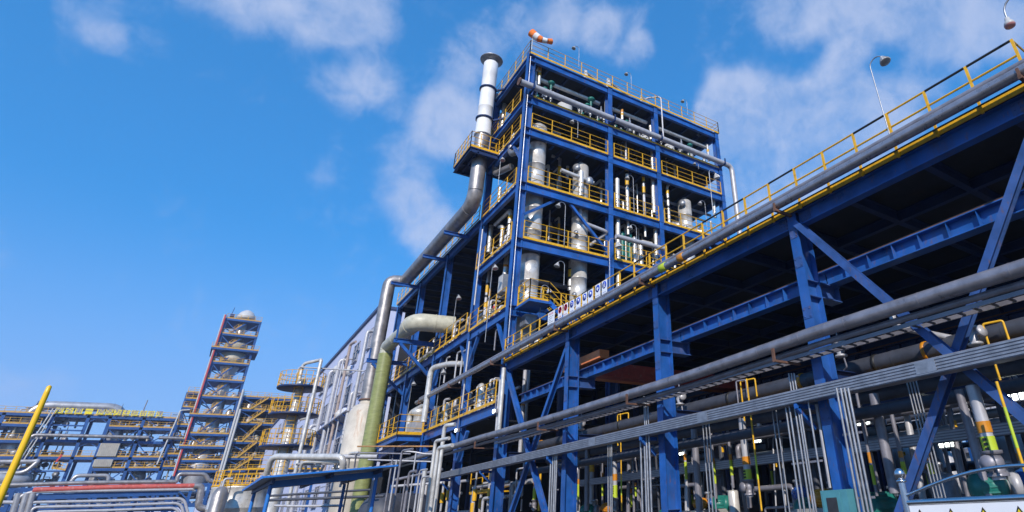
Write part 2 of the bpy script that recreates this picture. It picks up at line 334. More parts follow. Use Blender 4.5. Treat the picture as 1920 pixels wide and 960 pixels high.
for k in range(16): mb.ibeam((3 - 1.95 * k, YF + .3, 8.11), (3 - 1.95 * k, 21.6, 8.11), .3, .16, .02)
for y in (13.2, 15.6, 18): mb.ibeam((3, y, 8.1), (-26.6, y, 8.1), .28, .16, .02)
H.add('roof_joists', mb, BLUE_SHADED)
for i, x in enumerate(CX1[:4]):
    for sx in (-1, 1):
        mb = MB().box(x + sx * .36 - .16, x + sx * .36 + .16, YF + .115, YF + .128, 7.9, 8.22)
        for a in (-.1, 0, .1):
            for b in (7.95, 8.06, 8.17): mb.lathe((x + sx * .36 + a, YF + .115, b), [(.018, 0), (.018, .014), (.001, .015)], 6, (0, -1, 0))
        H.add('splice_plate', mb, BLUE2)
    mb = MB()
    for z in (7.7, 6.9, 5.6, 3.3): 
        mb.box(x - .12, x + .12, YF - .012, YF - .002, z - .14, z + .14)
        for a in (-.08, .08):
            for b in (-.09, .09): mb.lathe((x + a, YF - .012, z + b), [(.018, 0), (.018, .014), (.001, .015)], 6, (0, -1, 0))
    H.add('splice_plate', mb, BLUE2)
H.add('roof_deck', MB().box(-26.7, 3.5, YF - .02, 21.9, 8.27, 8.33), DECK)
H.add('toe_board', MB().box(-26.6, 3.5, YF - .06, YF - .03, 8.25, 8.40), YEL)
mb = MB()
for k in range(27):                                         # posts of the edge railing stand in front of the deck
    x = -2.3 - .93 * k
    mb.bar((x, YF - .09, 8.2), (x, YF - .09, 9.39), .05, .05, (1, 0, 0))
for z in (9.38, 9.0): mb.tube([(-2.3, YF - .09, z), (-26.6, YF - .09, z)], .023, 6, False)
mb2 = rail([(-2.3, YF - .08, 8.33), (-2.3, YF + 2.2, 8.33)], 1.05, .9, 0, None, (1, .55)); H.add('edge_railing', mb, YEL); mb = MB()
for k in (0, 1, 3, 6, 8, 9, 13, 17): mb.tube([(-2.33 - .93 * k, YF - .09, 9.38), (-3.2 - .93 * k, YF - .09, 9.38)], .027, 8)
H.add('worn_rail_sections', mb, BLK); H.add('side_railing', mb2, YEL)
H.add('cable', MB().tube([(3.5, YF - .16, 8.36), (-8, YF - .16, 8.34), (-20, YF - .16, 8.35), (-26.5, YF - .16, 8.34)], .018, 6, False), BLK)
for (a, b) in (((-8.16, YF + .12, 7.92), (-2.5, YF + .12, .2)), ((-2.42, YF + .12, 7.85), (-8.0, YF + .12, .15)), ((-26.3, YF + .12, 7.9), (-20.6, YF + .12, .4)), ((-20.5, YF + .12, 7.9), (-26.4, YF + .12, .2))):
    up = (0, 1, 0); mb = MB(); oy = -.115 if a[0] < b[0] else .115; A = Vector(a) + Vector((0, oy, 0)); B = Vector(b) + Vector((0, oy, 0))
    mb.bar(A, B, .16, .02, up, 0, -.09).bar(A, B, .02, .16, up); mb.bar(A, B, .16, .02, up, 0, .09)
    H.add('cross_brace', mb, BLUE2 if a[0] > -10 else BLUE)
for y, m in ((YF + 1.0, BLUE), (20.4, BLUE_SHADED)):
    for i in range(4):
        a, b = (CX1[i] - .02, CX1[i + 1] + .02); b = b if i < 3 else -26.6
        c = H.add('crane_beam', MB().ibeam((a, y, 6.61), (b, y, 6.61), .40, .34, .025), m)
        mb = MB(); k = int(abs(b - a) / .68)
        for j in range(1, k + 1):
            x = a + (b - a) * j / (k + 1)
            for sgn in (-1, 1): mb.box(x - .006, x + .006, y + sgn * .02, y + sgn * .155, 6.44, 6.78)
        H.add('stiffeners', mb, m, c)
    H.add('crane_rail', MB().box(-26.6, 3.5, y - .05, y + .05, 6.812, 6.90).box(-26.6, 3.5, y - .14, y - .1, 6.812, 6.84), RUSTM)
    H.add('crane_beam', MB().ibeam((-2.3, y, 6.61), (3.5, y, 6.61), .40, .34, .025), m)
# rear cladding above the rear openings and in the far bays
H.add('rear_wall', MB().box(-26.9, 3.5, 21.62, 21.68, 6.3, 8.4), BLUE_SHADED)
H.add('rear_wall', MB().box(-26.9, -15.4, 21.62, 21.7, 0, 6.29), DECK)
H.add('middle_beam', MB().ibeam((3.5, 16.2, 4.3), (-26.6, 16.2, 4.3), .35, .2, .02), BLUE_SHADED)
H.add('middle_beam', MB().ibeam((3.5, 21.4, 4.6), (-26.6, 21.4, 4.6), .35, .2, .02), BLUE_SHADED)
for x in CX1: H.add('middle_beam', MB().ibeam((x, YF + .6, 4.15), (x, 21.2, 4.15), .3, .2, .02), BLUE_SHADED)
H.done()

t = Thing('overhead_crane', 'orange travelling crane girder and end carriage on rails inside the hall', 'crane')
t.add('end_carriage', MB().box(-22.0, -19.05, 11.56, 12.0, 6.96, 7.28), CRANE)
t.add('girder', MB().box(-21.6, -20.8, 12.01, 20.2, 6.65, 7.25), CRANE)
t.add('girder', MB().box(-20.5, -19.9, 12.01, 20.2, 6.5, 7.05), REDF)
mb = MB()
for x in (-21.7, -19.35): mb.lathe((x, 11.75, 7.0), [(.1, 0), (.1, .1)], 14, (0, 1, 0))
t.add('wheels', mb, DARK); t.done()

# ---------------------------------------------------------------- process tower
TX0, TX1 = -32.5, -26.9
TY = [11.05, 17.0, 21.0, 27.1]
LV = [10.95, 14.8, 18.35, 22.2, 24.55, 27.95]
T = Thing('process_tower', 'tall blue steel process tower with open floors and yellow railings', 'process tower')
for y in TY:
    c = T.add('column', hcol(TX1, y, 0, 28.5, .42 if y > 12 else .5, .34, (1, 0, 0) if y > 12 else (0, 1, 0)), BLUE)
    mb = MB()
    for z in LV: mb.box(TX1 - .19, TX1 + .23, y - .2, y + .2, z - .27, z - .25).box(TX1 - .19, TX1 + .23, y - .2, y + .2, z + .26, z + .28)
    T.add('joint_plates', mb, BLUE2, c)
    T.add('column', hcol(TX0, y, 0, 28.5, .4, .32, (0, 1, 0)), BLUE if y < 12 else BLUE_SHADED)
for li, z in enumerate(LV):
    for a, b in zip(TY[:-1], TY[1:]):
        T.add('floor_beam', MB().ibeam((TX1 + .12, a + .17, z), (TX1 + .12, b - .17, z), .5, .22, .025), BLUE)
        T.add('floor_beam', MB().ibeam((TX0, a + .2, z), (TX0, b - .2, z), .45, .22, .025), BLUE_SHADED)
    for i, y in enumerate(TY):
        T.add('floor_beam', MB().ibeam((TX0 + .2, y - (.12 if i == 0 else 0), z), (TX1 - .2, y - (.12 if i == 0 else 0), z), .48, .22, .025), BLUE if i in (0, 3) else BLUE_SHADED)
    mb = MB()
    for k in range(1, 11): y = 10.9 + 1.5 * k; mb.ibeam((TX0 + .2, y, z + .06), (TX1 - .05, y, z + .06), .28, .14, .018)
    mb.ibeam((-29.7, 11, z + .02), (-29.7, 27, z + .02), .3, .14, .018)
    T.add('joists', mb, BLUE_SHADED)
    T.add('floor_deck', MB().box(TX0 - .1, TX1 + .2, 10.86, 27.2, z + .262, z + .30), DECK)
    zt = z + .30
    if li != 4:
        rr = [1, .66, .33]
        for bi, (a, b) in enumerate(zip(TY[:-1], TY[1:])):
            if li == 5: continue
            T.add('front_railing', rail([(TX1 + .26, a + .25, zt - .03), (TX1 + .26, b - .25, zt - .03)], 1.1, 1.25, .14), YEL)
        if li == 5:
            T.add('roof_railing', rail([(TX0, 10.82, zt), (TX1 + .28, 10.82, zt), (TX1 + .28, 27.3, zt), (TX0, 27.3, zt), (TX0, 10.82, zt)], 1.1, 1.3, .14), YEL)
        else:
            T.add('side_railing', rail([(TX0 + .2, 10.78, zt - .03), (TX1 - .25, 10.78, zt - .03)], 1.1, 1.15, .14), YEL)
    else:
        T.add('toe_board', MB().box(TX1 + .25, TX1 + .27, 11.3, 26.9, zt - .02, zt + .1), YEL)
        T.add('side_railing', rail([(TX0 + .2, 10.78, zt - .03), (TX1 - .6, 10.78, zt - .03)], 1.0, 1.3, .1), YEL)
for (a, b) in (((TX1 + .1, 11.3, 16.6), (TX1 - .1, 13.2, 18.1)), ((TX1 + .1, 16.7, 15.6), (TX1 + .05, 14.2, 18.1)), ((TX1 + .1, 20.8, 15.9), (TX1, 19.6, 14.5)), ((TX1 + .1, 26.8, 16.4), (TX1, 25.0, 18.1)),
               ((TX1 - .2, 10.95, 9.0), (TX1 - 1.4, 10.95, 10.7)), ((TX0 + .2, 10.95, 9.0), (TX0 + 1.4, 10.95, 10.7)), ((TX0 + .2, 10.95, 4.3), (TX0 + 1.3, 10.95, 5.7)), ((TX1 - .2, 10.95, 20.4), (TX1 - 1.4, 10.95, 21.9))):
    T.add('corner_brace', MB().bar(a, b, .16, .16), BLUE)
T.add('down_conduit', MB().pipe([(TX1 + .25, 10.9, 28), (TX1 + .25, 10.9, 8.6)], .02, 6), GALV)
T.done()

# ---------------------------------------------------------------- long frame behind the tower
MX = [-32.5, -38.9, -45.3, -51.9]
F = Thing('duct_structure', 'lower blue steel frame stretching away beyond the tower under the thick duct', 'steel frame')
for x in MX[1:]:
    F.add('column', hcol(x, YF + .25, 0, 18.5, .45, .3), BLUE); F.add('column', hcol(x, 16.5, 0, 18.5, .4, .3), BLUE_SHADED); F.add('column', hcol(x, 27, 0, 18.5, .4, .3), BLUE_SHADED)
for a, b in zip(MX[:-1], MX[1:]):
    for z, h in ((18.35, .5), (11.15, .5), (6.25, .5)):
        F.add('frame_beam', MB().ibeam((a - .16, YF + .12, z), (b + .16, YF + .12, z), h, .22, .025), BLUE)
        F.add('frame_beam', MB().ibeam((a, 16.5, z), (b, 16.5, z), h, .22, .025), BLUE_SHADED)
    F.add('frame_beam', MB().ibeam((a - .16, 16.5, 14.6), (b + .16, 16.5, 14.6), .4, .22, .025), BLUE_SHADED)
for x in MX[1:]:
    for z in (18.3, 11.1, 6.2): F.add('frame_beam', MB().ibeam((x, YF + .5, z), (x, 27, z), .45, .22, .025), BLUE_SHADED)
mb = MB()
for z in (18.45, 11.25):
    for k in range(12): mb.ibeam((-33.5 - 1.55 * k, YF + .3, z), (-33.5 - 1.55 * k, 27, z), .25, .14, .018)
F.add('joists', mb, BLUE_SHADED)
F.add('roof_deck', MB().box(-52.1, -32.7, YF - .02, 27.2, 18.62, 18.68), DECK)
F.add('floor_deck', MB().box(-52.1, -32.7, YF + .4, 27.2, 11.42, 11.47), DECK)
F.add('floor_deck', MB().box(-52.1, -32.7, YF + .4, 20, 6.52, 6.57), DECK)
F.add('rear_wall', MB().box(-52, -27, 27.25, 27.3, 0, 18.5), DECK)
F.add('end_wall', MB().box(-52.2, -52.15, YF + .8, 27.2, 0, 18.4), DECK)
F.add('roof_railing', rail([(-32.7, YF - .05, 18.68), (-52.1, YF - .05, 18.68)], 1.1, 1.3, .14), YEL)
F.add('floor_railing', rail([(-32.8, YF - .05, 11.42), (-46.0, YF - .05, 11.42), (-52, YF - .05, 11.42)], 1.1, 1.2, .14), YEL)
F.add('floor_railing', rail([(-27.3, YF - .05, 6.5), (-38.6, YF - .05, 6.5)], 1.1, 1.25, .14), YEL)
F.add('frame_beam', MB().ibeam((-27.2, YF + .12, 6.25), (-32.3, YF + .12, 6.25), .5, .22, .025), BLUE)
F.add('balcony_deck', MB().box(-45, -39.0, 9.35, YF, 6.35, 6.42), DECK)
F.add('balcony_beam', MB().ibeam((-39.1, 9.4, 6.2), (-45, 9.4, 6.2), .3, .15, .02).ibeam((-39.1, 9.45, 6.2), (-39.1, YF, 6.2), .3, .15, .02), BLUE)
F.add('balcony_railing', rail([(-39.0, YF, 6.42), (-39.0, 9.35, 6.42), (-45, 9.35, 6.42), (-45, YF, 6.42)], 1.15, 1.2, .16), YEL)
for x in MX[:3]:
    for s in (-1, 1): F.add('knee_brace', MB().bar((x + s * .2, YF + .2, 9.4), (x + s * 1.5, YF + .2, 10.9), .16), BLUE)
    F.add('knee_brace', MB().bar((x - .2, YF + .2, 4.6), (x - 1.3, YF + .2, 6.0), .16), BLUE)
mb = MB()
for x in (-36, -42, -48): mb.bar((x, 16.5, 11.6), (x - 3, 16.5, 14.5), .15).bar((x, 16.5, 14.8), (x - 3, 16.5, 18.1), .15)
F.add('bracing', mb, BLUE_SHADED); F.done()
# brackets that hold the duct and the green pipe
for (x, z, y0, lab) in ((-34.6, 18.05, 9.2, 'blue steel bracket under the duct bend beside the tower'), (-39.1, 18.05, 9.2, 'blue steel bracket under the middle of the sloping duct'), (-45.5, 18.05, 8.7, 'blue steel bracket under the far end of the duct')):
    solo('bracket', MB().ibeam((x, y0, z + .15), (x, YF + .1, z + .15), .24, .18, .02), BLUE, lab, 'bracket', 'duct brackets')
for (x, z, y0, lab) in ((-45.35, 12.1, 8.0, 'blue triangular bracket at the foot of the green pipe bend'), (-38.8, 12.0, 8.2, 'blue triangular bracket under the beige pipe elbow')):
    t = Thing('bracket', lab, 'bracket', 'pipe brackets'); t.add('arm', MB().ibeam((x, y0, z), (x, YF + .1, z), .28, .2, .02).bar((x, y0 + .15, z), (x, y0 + .15, z + .9), .1), BLUE)
    t.add('strut', MB().bar((x, y0 + .4, z - .15), (x, YF + .05, z - 2.2), .18), BLUE); t.done()

# ---------------------------------------------------------------- chimney, duct, platform
t = Thing('exhaust_stack', 'fat metal exhaust stack with white top section, bending into a long duct', 'exhaust stack')
cx, cy = -31.5, 9.95
t.add('duct', MB().pipe([(cx, cy, 24.2), (cx, cy, 19.1), (-46.85, cy, 18.95), (-46.95, 8.85, 18.9), (-46.95, 8.85, 9.6)], .47, 24, 1.15, 1.5, 1.015), ALUD)
t.add('white_section', MB().lathe((cx, cy, 24.2), [(.50, 0), (.56, .03), (.56, .1), (.50, .13), (.49, 2.3), (.505, 2.32), (.505, 2.4), (.49, 2.42), (.49, 5.2), (.50, 5.22), (.50, 6.3), (.47, 6.35)], 28), mat('stack_white', (.74, .73, .73), .45, 0, .05, 2))
mb = MB().lathe((cx, cy, 30.75), [(.2, 0), (.78, .08), (.80, .14), (.45, .4), (.01, .5)], 28)
for k in range(6): a = k * math.pi / 3; mb.bar((cx + .44 * math.cos(a), cy + .44 * math.sin(a), 30.45), (cx + .44 * math.cos(a), cy + .44 * math.sin(a), 30.85), .05)
t.add('rain_cap', mb, GALV)
mb = MB()
for z in (25.5, 28.1):
    mb.lathe((cx, cy, z), [(.51, 0), (.58, 0), (.58, .12), (.51, .12)], 24)
    mb.bar((cx + .2, cy + .5, z + .06), (cx + .9, YF + .2, z + .06), .12).bar((cx - .4, cy + .4, z + .06), (cx - .9, YF + .2, z + .06), .12)
t.add('clamps', mb, BLUE_SHADED)
t.add('mast', hcol(-32.45, YF + .2, 22, 28.9, .3, .25), BLUE); t.done()
t = Thing('stack_platform', 'square cantilever platform with yellow railing round the metal stack', 'platform')
x0, x1, y0, z = -33.6, -30.5, 8.95, 22.45
mb = MB().box(x0, x1, y0, YF, z, z + .05).ibeam((x0, y0 + .08, z - .17), (x1, y0 + .08, z - .17), .32, .16, .02).ibeam((x1 - .08, y0 + .1, z - .17), (x1 - .08, YF, z - .17), .32, .16, .02).ibeam((x0 + .08, y0 + .1, z - .17), (x0 + .08, YF, z - .17), .32, .16, .02)
mb.ibeam((-32.5, y0 + .1, z - .12), (-32.5, YF, z - .12), .2, .12, .02).ibeam((x0, 9.5, z - .12), (x1, 9.5, z - .12), .2, .12, .02)
t.add('deck', mb, BLUE_SHADED)
t.add('railing', rail([(x0, YF, z + .05), (x0, y0, z + .05), (x1, y0, z + .05), (x1, YF, z + .05)], 1.15, .62, .16), YEL); t.done()

# green pipe
t = Thing('green_pipe', 'thick translucent green fibreglass pipe rising beside the rusty white tank', 'pipe')
gx, gy = -44.25, 9.0
t.add('riser', MB().pipe([(gx, gy, 2), (gx, gy, 12.4)], .48, 24, None, 2.2, 1.03), FRP)
t.add('elbow', MB().pipe([(gx, gy, 12.41), (gx, gy, 12.95), (-39.2, gy, 12.95), (-38.9, gy, 12.95)], .44, 24, .8, 9), mat('grey_green_fibreglass', (.50, .48, .38), .42, 0, .14, 3, (.2, .2, .12), .5))
t.add('beige_run', MB().pipe([(-38.9, gy, 12.95), (-37.55, gy + .03, 13.0), (-37.2, 11.4, 13.0)], .56, 24, 1.2, 3, 1.05), FRPB); t.done()
t = Thing('white_tank', 'white rust streaked tank with conical shoulder under the tall vertical duct', 'tank')
t.add('shell', MB().lathe((-46.6, 8.85, 0), [(1.15, 0), (1.15, 5.4), (1.17, 5.42), (1.17, 5.5), (1.15, 5.52), (1.15, 8.6), (.85, 9.15), (.52, 9.3), (.52, 9.55)], 32), TANKW)
t.add('flange', MB().lathe((-46.6, 8.85, 9.55), [(.64, 0), (.64, .07), (.5, .08)], 24), RUSTM)
t.add('nozzle', MB().lathe((-47.3, 8.5, 9.0), [(.06, 0), (.06, .35), (.1, .36), (.1, .4), (.02, .41)], 10).lathe((-47.6, 8.5, 8.9), [(.06, 0), (.06, .2), (.1, .21), (.1, .26), (.02, .27)], 10), RUSTM); t.done()

# ---------------------------------------------------------------- generic equipment
def bands(mb_list, p, r, kind, axis=(0, 0, 1)):
    pass
def vline(a, b, y=None, x=None):       # a vertical run seen between two photo points on a plane
    p, q = (PY(*a, y), PY(*b, y)) if y is not None else (PX(*a, x), PX(*b, x))
    m = (p + q) / 2; return Vector((m.x, m.y, p.z)), Vector((m.x, m.y, q.z))
def banded_pipe(label, top, bot, r, m, marks=(), cat='pipe', group=None, name='vertical_pipe', hook=None, seam=1.2, valve=False):
    t = Thing(name, label, cat, group); pts = [top, bot]
    if hook: pts = [top + Vector(h) for h in hook] + pts
    t.add('pipe_run', MB().pipe(pts, r, 12, max(.14, r * 2), seam), m)
    ln = top.z - bot.z
    for (f0, f1, mm) in marks:
        t.add('colour_band', MB().tube([(top.x, top.y, top.z - ln * f0), (top.x, top.y, top.z - ln * f1)], r * 1.09, 12), mm)
    if valve:
        c = (top.x, top.y, bot.z + .25)
        t.add('valve_body', MB().lathe(c, [(r * 1.6, -.2), (r * 1.6, -.15), (r * 1.1, -.14), (r * 1.4, -.05), (r * 1.4, .05), (r * 1.1, .14), (r * 1.6, .15), (r * 1.6, .2)], 12).lathe(c, [(r * .5, 0), (r * .5, r * 2.2), (r * 1.2, r * 2.2), (r * 1.2, r * 2.5), (.01, r * 2.5)], 12, (0, -1, 0)), GREY)
    return t.done()
Y_, K_, O_, Lm = YEL, BLK, ORB, LIME
def control_valve(p, s, label, group='control valves in the tower'):
    t = Thing('control_valve', label, 'valve', group); p = Vector(p)
    t.add('valve_body', MB().lathe(p, [(.16 * s, -.25 * s), (.16 * s, -.2 * s), (.1 * s, -.19 * s), (.15 * s, 0), (.1 * s, .19 * s), (.16 * s, .2 * s), (.16 * s, .25 * s)], 12, (0, 1, 0)).tube([p, p + Vector((0, 0, .35 * s))], .06 * s, 8), GALV)
    t.add('yoke', MB().tube([p + Vector((0, 0, .3 * s)), p + Vector((0, 0, .75 * s))], .11 * s, 10), TEAL)
    t.add('actuator', MB().lathe(p + Vector((0, 0, .75 * s)), [(.12 * s, 0), (.3 * s, .12 * s), (.34 * s, .2 * s), (.34 * s, .26 * s), (.24 * s, .4 * s), (.08 * s, .44 * s)], 16), TEAL)
    t.done()
def relief_valve(p, s, label, group='relief valves in the tower'):
    t = Thing('relief_valve', label, 'valve', group)
    t.add('body', MB().lathe(p, [(.1 * s, 0), (.1 * s, .05), (.06 * s, .06), (.12 * s, .2 * s), (.12 * s, .35 * s), (.07 * s, .4 * s), (.07 * s, .7 * s), (.04 * s, .75 * s), (.04 * s, .9 * s), (.01, .95 * s)], 12), GALV)
    t.add('outlet', MB().pipe([Vector(p) + Vector((0, 0, .27 * s)), Vector(p) + Vector((-.35 * s, .05, .27 * s))], .07 * s, 10), GALV); t.done()
def drum(c, r, z0, z1, m, label, group=None, n=24, cat='vessel', rings=2, mh=False, name='vessel'):
    prof = [(.01, z0)] if False else [(r * .6, z0), (r, z0 + r * .35)]
    for k in range(1, rings + 1):
        z = z0 + (z1 - z0) * k / (rings + 1); prof += [(r, z - .03), (r * 1.02, z - .028), (r * 1.02, z + .028), (r, z + .03)]
    prof += [(r, z1 - r * .35), (r * .8, z1 - r * .12), (r * .4, z1 - .02), (.01, z1)]
    t = Thing(name, label, cat, group); t.add('shell', MB().lathe((c[0], c[1], 0), prof, n), m)
    t.add('top_nozzle', MB().lathe((c[0], c[1], z1 - .03), [(r * .18, 0), (r * .18, .15), (r * .3, .16), (r * .3, .22), (.01, .23)], 12), GALV)
    if mh: t.add('manhole', MB().lathe((c[0] + r * .55, c[1] - r * .75, z1 - r * 1.1), [(.2, 0), (.2, .2), (.25, .21), (.25, .27), (.01, .29)], 16, (.6, -.8, 0)), GALV)
    return t
# the three tall columns inside the tower
for (y, r, z0, z1, lab) in ((12.24, .53, 8.5, 23.6, 'tall shiny metal column in the first tower bay, domed top above a deck'), (15.34, .5, 8.5, 21.7, 'tall shiny metal column with piping, second from the tower corner'), (23.97, .49, 15.0, 21.6, 'shorter metal column in the last bay of the tower')):
    t = drum((-27.68, y), r, z0, z1, ALU, lab, 'process columns in the tower', 32, 'process column', 9 if z1 - z0 > 10 else 4, True, 'process_column')
    mb = MB()
    for z in (z0 + 4.1, z0 + 8): 
        if z < z1 - 1: mb.lathe((-27.68 + r * .7, y - r * .7, z), [(.09, 0), (.09, .25), (.14, .26), (.14, .31), (.01, .32)], 10, (.7, -.7, 0))
    if mb.v: t.add('nozzles', mb, GALV)
    t.done()
for (u, v, z0, z1, r, lab) in ((1060, 192, 24.9, 26.4, .52, 'small white drum behind the long grey pipe, nearest the tower corner'), (1207, 250, 24.9, 26.2, .42, 'small white drum in the middle bay of the top tower floor'), (1254, 268, 24.9, 26.3, .45, 'small white drum in the last bay of the top tower floor'),
                              (1010, 262, 22.5, 22.9, .4, 'round manway cover on the deck beside the first tower column')):
    p = PX(u, v, -27.9); t = drum((-28.0, p.y), r, z0, z1, WHITE, lab, 'small drums on the top floor', 24, 'drum', 1, False, 'drum'); t.done()
def exchanger(y0, y1, x, z, r, lab):
    t = Thing('heat_exchanger', lab, 'heat exchanger', 'horizontal exchangers in the tower')
    t.add('shell', MB().lathe((x, y0, z), [(.01, 0), (r * .7, .05), (r, .2), (r, .5), (r * 1.25, .51), (r * 1.25, .58), (r, .59), (r, y1 - y0 - .6), (r * 1.25, y1 - y0 - .59), (r * 1.25, y1 - y0 - .52), (r, y1 - y0 - .5), (r, y1 - y0 - .2), (r * .7, y1 - y0 - .05), (.01, y1 - y0)], 20, (0, 1, 0)), ALUD)
    mb = MB()
    for y in (y0 + 1, y1 - 1): mb.box(x - r * .7, x + r * .7, y - .08, y + .08, z - r - .35, z - r * .6)
    t.add('saddles', mb, BLUE); t.add('nozzle', MB().pipe([(x, y0 + 1, z), (x, y0 + 1, z + r + .3), (x, y0 + 1.6, z + r + .3)], .09, 10), GALV); t.done()
exchanger(12.3, 16.2, -27.9, 23.1, .33, 'horizontal silver exchanger on the fourth deck beside the corner column')
exchanger(17.6, 20.3, -27.9, 23.05, .28, 'horizontal silver exchanger on the fourth deck in the middle bay')
exchanger(22.6, 25.8, -27.8, 19.3, .3, 'horizontal silver exchanger on the third deck in the last bay')
# long outside pipe near the top of the tower
t = Thing('long_pipe', 'long grey pipe strapped outside the upper tower, sloping down at its far end', 'pipe')
t.add('pipe_run', MB().pipe([(-26.35, 10.15, 25.35), (-26.35, 28.0, 25.2), (-26.35, 28.0, 12)], .2, 16, .5, 3, 1.03), GREYL)
t.add('open_flange', MB().lathe((-26.35, 10.13, 25.35), [(.26, 0), (.26, .08), (.2, .09)], 18, (0, 1, 0)), RUSTM)
mb = MB()
for y in TY: mb.box(-26.7, -26.1, y - .06, y + .06, 25.0, 25.12).box(-26.12, -26.06, y - .05, y + .05, 25.0, 25.5)
t.add('supports', mb, BLUE_SHADED); t.done()
for (y0, y1, z, x, r, m, lab) in ((11.6, 16.6, 27.2, -27.5, .14, ALU, 'silver pipe under the tower roof in the first bay'), (17.4, 20.7, 27.2, -27.5, .14, ALU, 'silver pipe under the tower roof in the middle bay'), (21.4, 26.7, 27.15, -27.5, .14, ALU, 'silver pipe under the tower roof in the last bay'),
      (17.2, 20.9, 16.55, -26.45, .15, GREYL, 'silver horizontal pipe crossing the middle bay below the second deck'), (17.2, 27, 21.4, -28.2, .1, GREY, 'grey pipe under the fourth deck over the right bays'), (17.2, 27, 21.1, -28.7, .08, GREY, 'thin grey pipe deeper under the fourth deck'),
      (11.6, 26.8, 13.9, -29.4, .16, GREY, 'dark grey pipe under the second deck of the tower'), (11.6, 26.8, 17.5, -29.4, .14, GREY, 'dark grey pipe under the third deck of the tower'), (12, 26.8, 23.6, -29.2, .12, GREY, 'grey pipe under the fifth deck behind the exchangers')):
    solo('horizontal_pipe', MB().pipe([(x, y0, z), (x, y1, z)], r, 12, None, 1.6), m, lab, 'pipe', 'horizontal pipes in the tower')
# pipes on the tower front: (label, (u,v) top, (u,v) bottom, plane x, radius, material, bands, hook)
W3 = [(0, .12, Y_), (.12, .17, K_), (.25, .4, Y_), (.4, .45, K_)]
TF = [('silver vertical pipe just right of the second tower column', (1158, 336), (1159, 545), -27.1, .15, ALU, (), None),
 ('yellow topped riser between the middle columns with white lower part', (1174, 312), (1178, 402), -27.2, .12, ALU, W3, None),
 ('second yellow and black marked riser in the middle bay', (1206, 332), (1209, 408), -27.2, .1, GREYL, W3, None),
 ('thick silver riser left of the third tower column', (1222, 330), (1228, 400), -27.2, .14, ALU, (), None),
 ('thick silver riser touching the third tower column', (1231, 332), (1237, 402), -27.5, .14, ALU, (), None),
 ('banded white riser just right of the third tower column', (1254, 350), (1252, 424), -27.2, .1, ALU, [(.1, .2, Y_), (.3, .36, K_), (.5, .56, K_)], [(0, .3, .35)]),
 ('teal green upright pipe beside the second tower column', (1166, 436), (1168, 500), -27.6, .17, TEAL, (), None),
 ('second teal green upright pipe under the grey cross pipe', (1180, 440), (1182, 500), -27.6, .17, TEAL, (), None),
 ('shiny upright pipe right of the two green ones', (1190, 446), (1190, 500), -27.3, .13, ALU, (), None),
 ('shiny hooked pipe in the middle bay, lowest visible deck', (1200, 452), (1203, 505), -27.3, .13, ALU, (), [(0, .9, 0)]),
 ('silver riser left of the third column below the second deck', (1229, 430), (1232, 505), -27.1, .14, ALU, (), None),
 ('grey pipe with cap hanging below the third deck in the middle bay', (1177, 408), (1178, 440), -27.1, .09, ALU, (), None),
 ('second short pipe hanging below the third deck in the middle bay', (1209, 412), (1210, 444), -27.1, .08, ALU, (), None),
 ('yellow and black upright pipe behind the first bay railing', (1049, 297), (1049, 342), -28.6, .1, GREYL, [(0, .3, GREY), (.35, .7, Y_), (.7, .78, K_)], [(0, -.6, 0)]),
 ('short yellow upright pipe beside the second metal column', (1064, 312), (1064, 336), -28.6, .1, GREYL, [(.2, .7, Y_)], None),
 ('white riser with yellow and black bands under the first deck beam', (1070, 490), (1069, 545), -27.8, .13, ALU, [(.25, .3, K_), (.3, .55, Y_), (.55, .62, K_), (.85, .9, K_)], None),
 ('silver pipe elbow and riser at the tower corner on the top floor', (1011, 125), (1012, 160), -27.3, .1, ALU, [(0, .25, ORB), (.35, .5, Y_)], [(-.4, 0, 0)]),
 ('banded riser at the left end of the middle bay on the top floor', (1165, 205), (1168, 225), -27.3, .1, ALU, [(0, .3, ORB), (.4, .6, Y_)], [(-.4, 0, 0)]),
 ('banded riser at the far end of the top floor', (1326, 270), (1328, 292), -27.3, .1, GREYL, [(.5, .7, Y_)], [(-.4, 0, 0)]),
 ('grey riser at the right side of the first top floor bay', (1136, 190), (1136, 226), -27.2, .1, GREYL, (), None),
 ('pair of silver risers before the third top floor column, left one', (1219, 236), (1221, 262), -27.4, .11, ALU, (), None),
 ('pair of silver risers before the third top floor column, right one', (1225, 238), (1227, 268), -27.4, .11, ALU, (), None),
 ('grey upright pipe in the first bay above the fourth deck', (1137, 240), (1137, 285), -27.3, .09, GREYL, (), None),
 ('thin upright pipe in the middle bay above the fourth deck', (1173, 262), (1174, 308), -27.3, .08, GREYL, (), None),
 ('silver upright pipe beside the third column above the fourth deck', (1222, 275), (1224, 325), -27.2, .12, ALU, (), None),
 ('silver upright pipe at the far corner, third deck', (1338, 375), (1341, 408), -27.2, .11, ALU, (), None),
 ('thin upright pipe at the far corner, second deck', (1333, 415), (1334, 432), -27.2, .09, ALU, (), None)]
for (lab, a, b, x, r, m, mk, hk) in TF:
    p, q = vline(a, b, x=x); banded_pipe(lab, p, q, r, m, mk, group='upright pipes on the tower front', hook=hk)
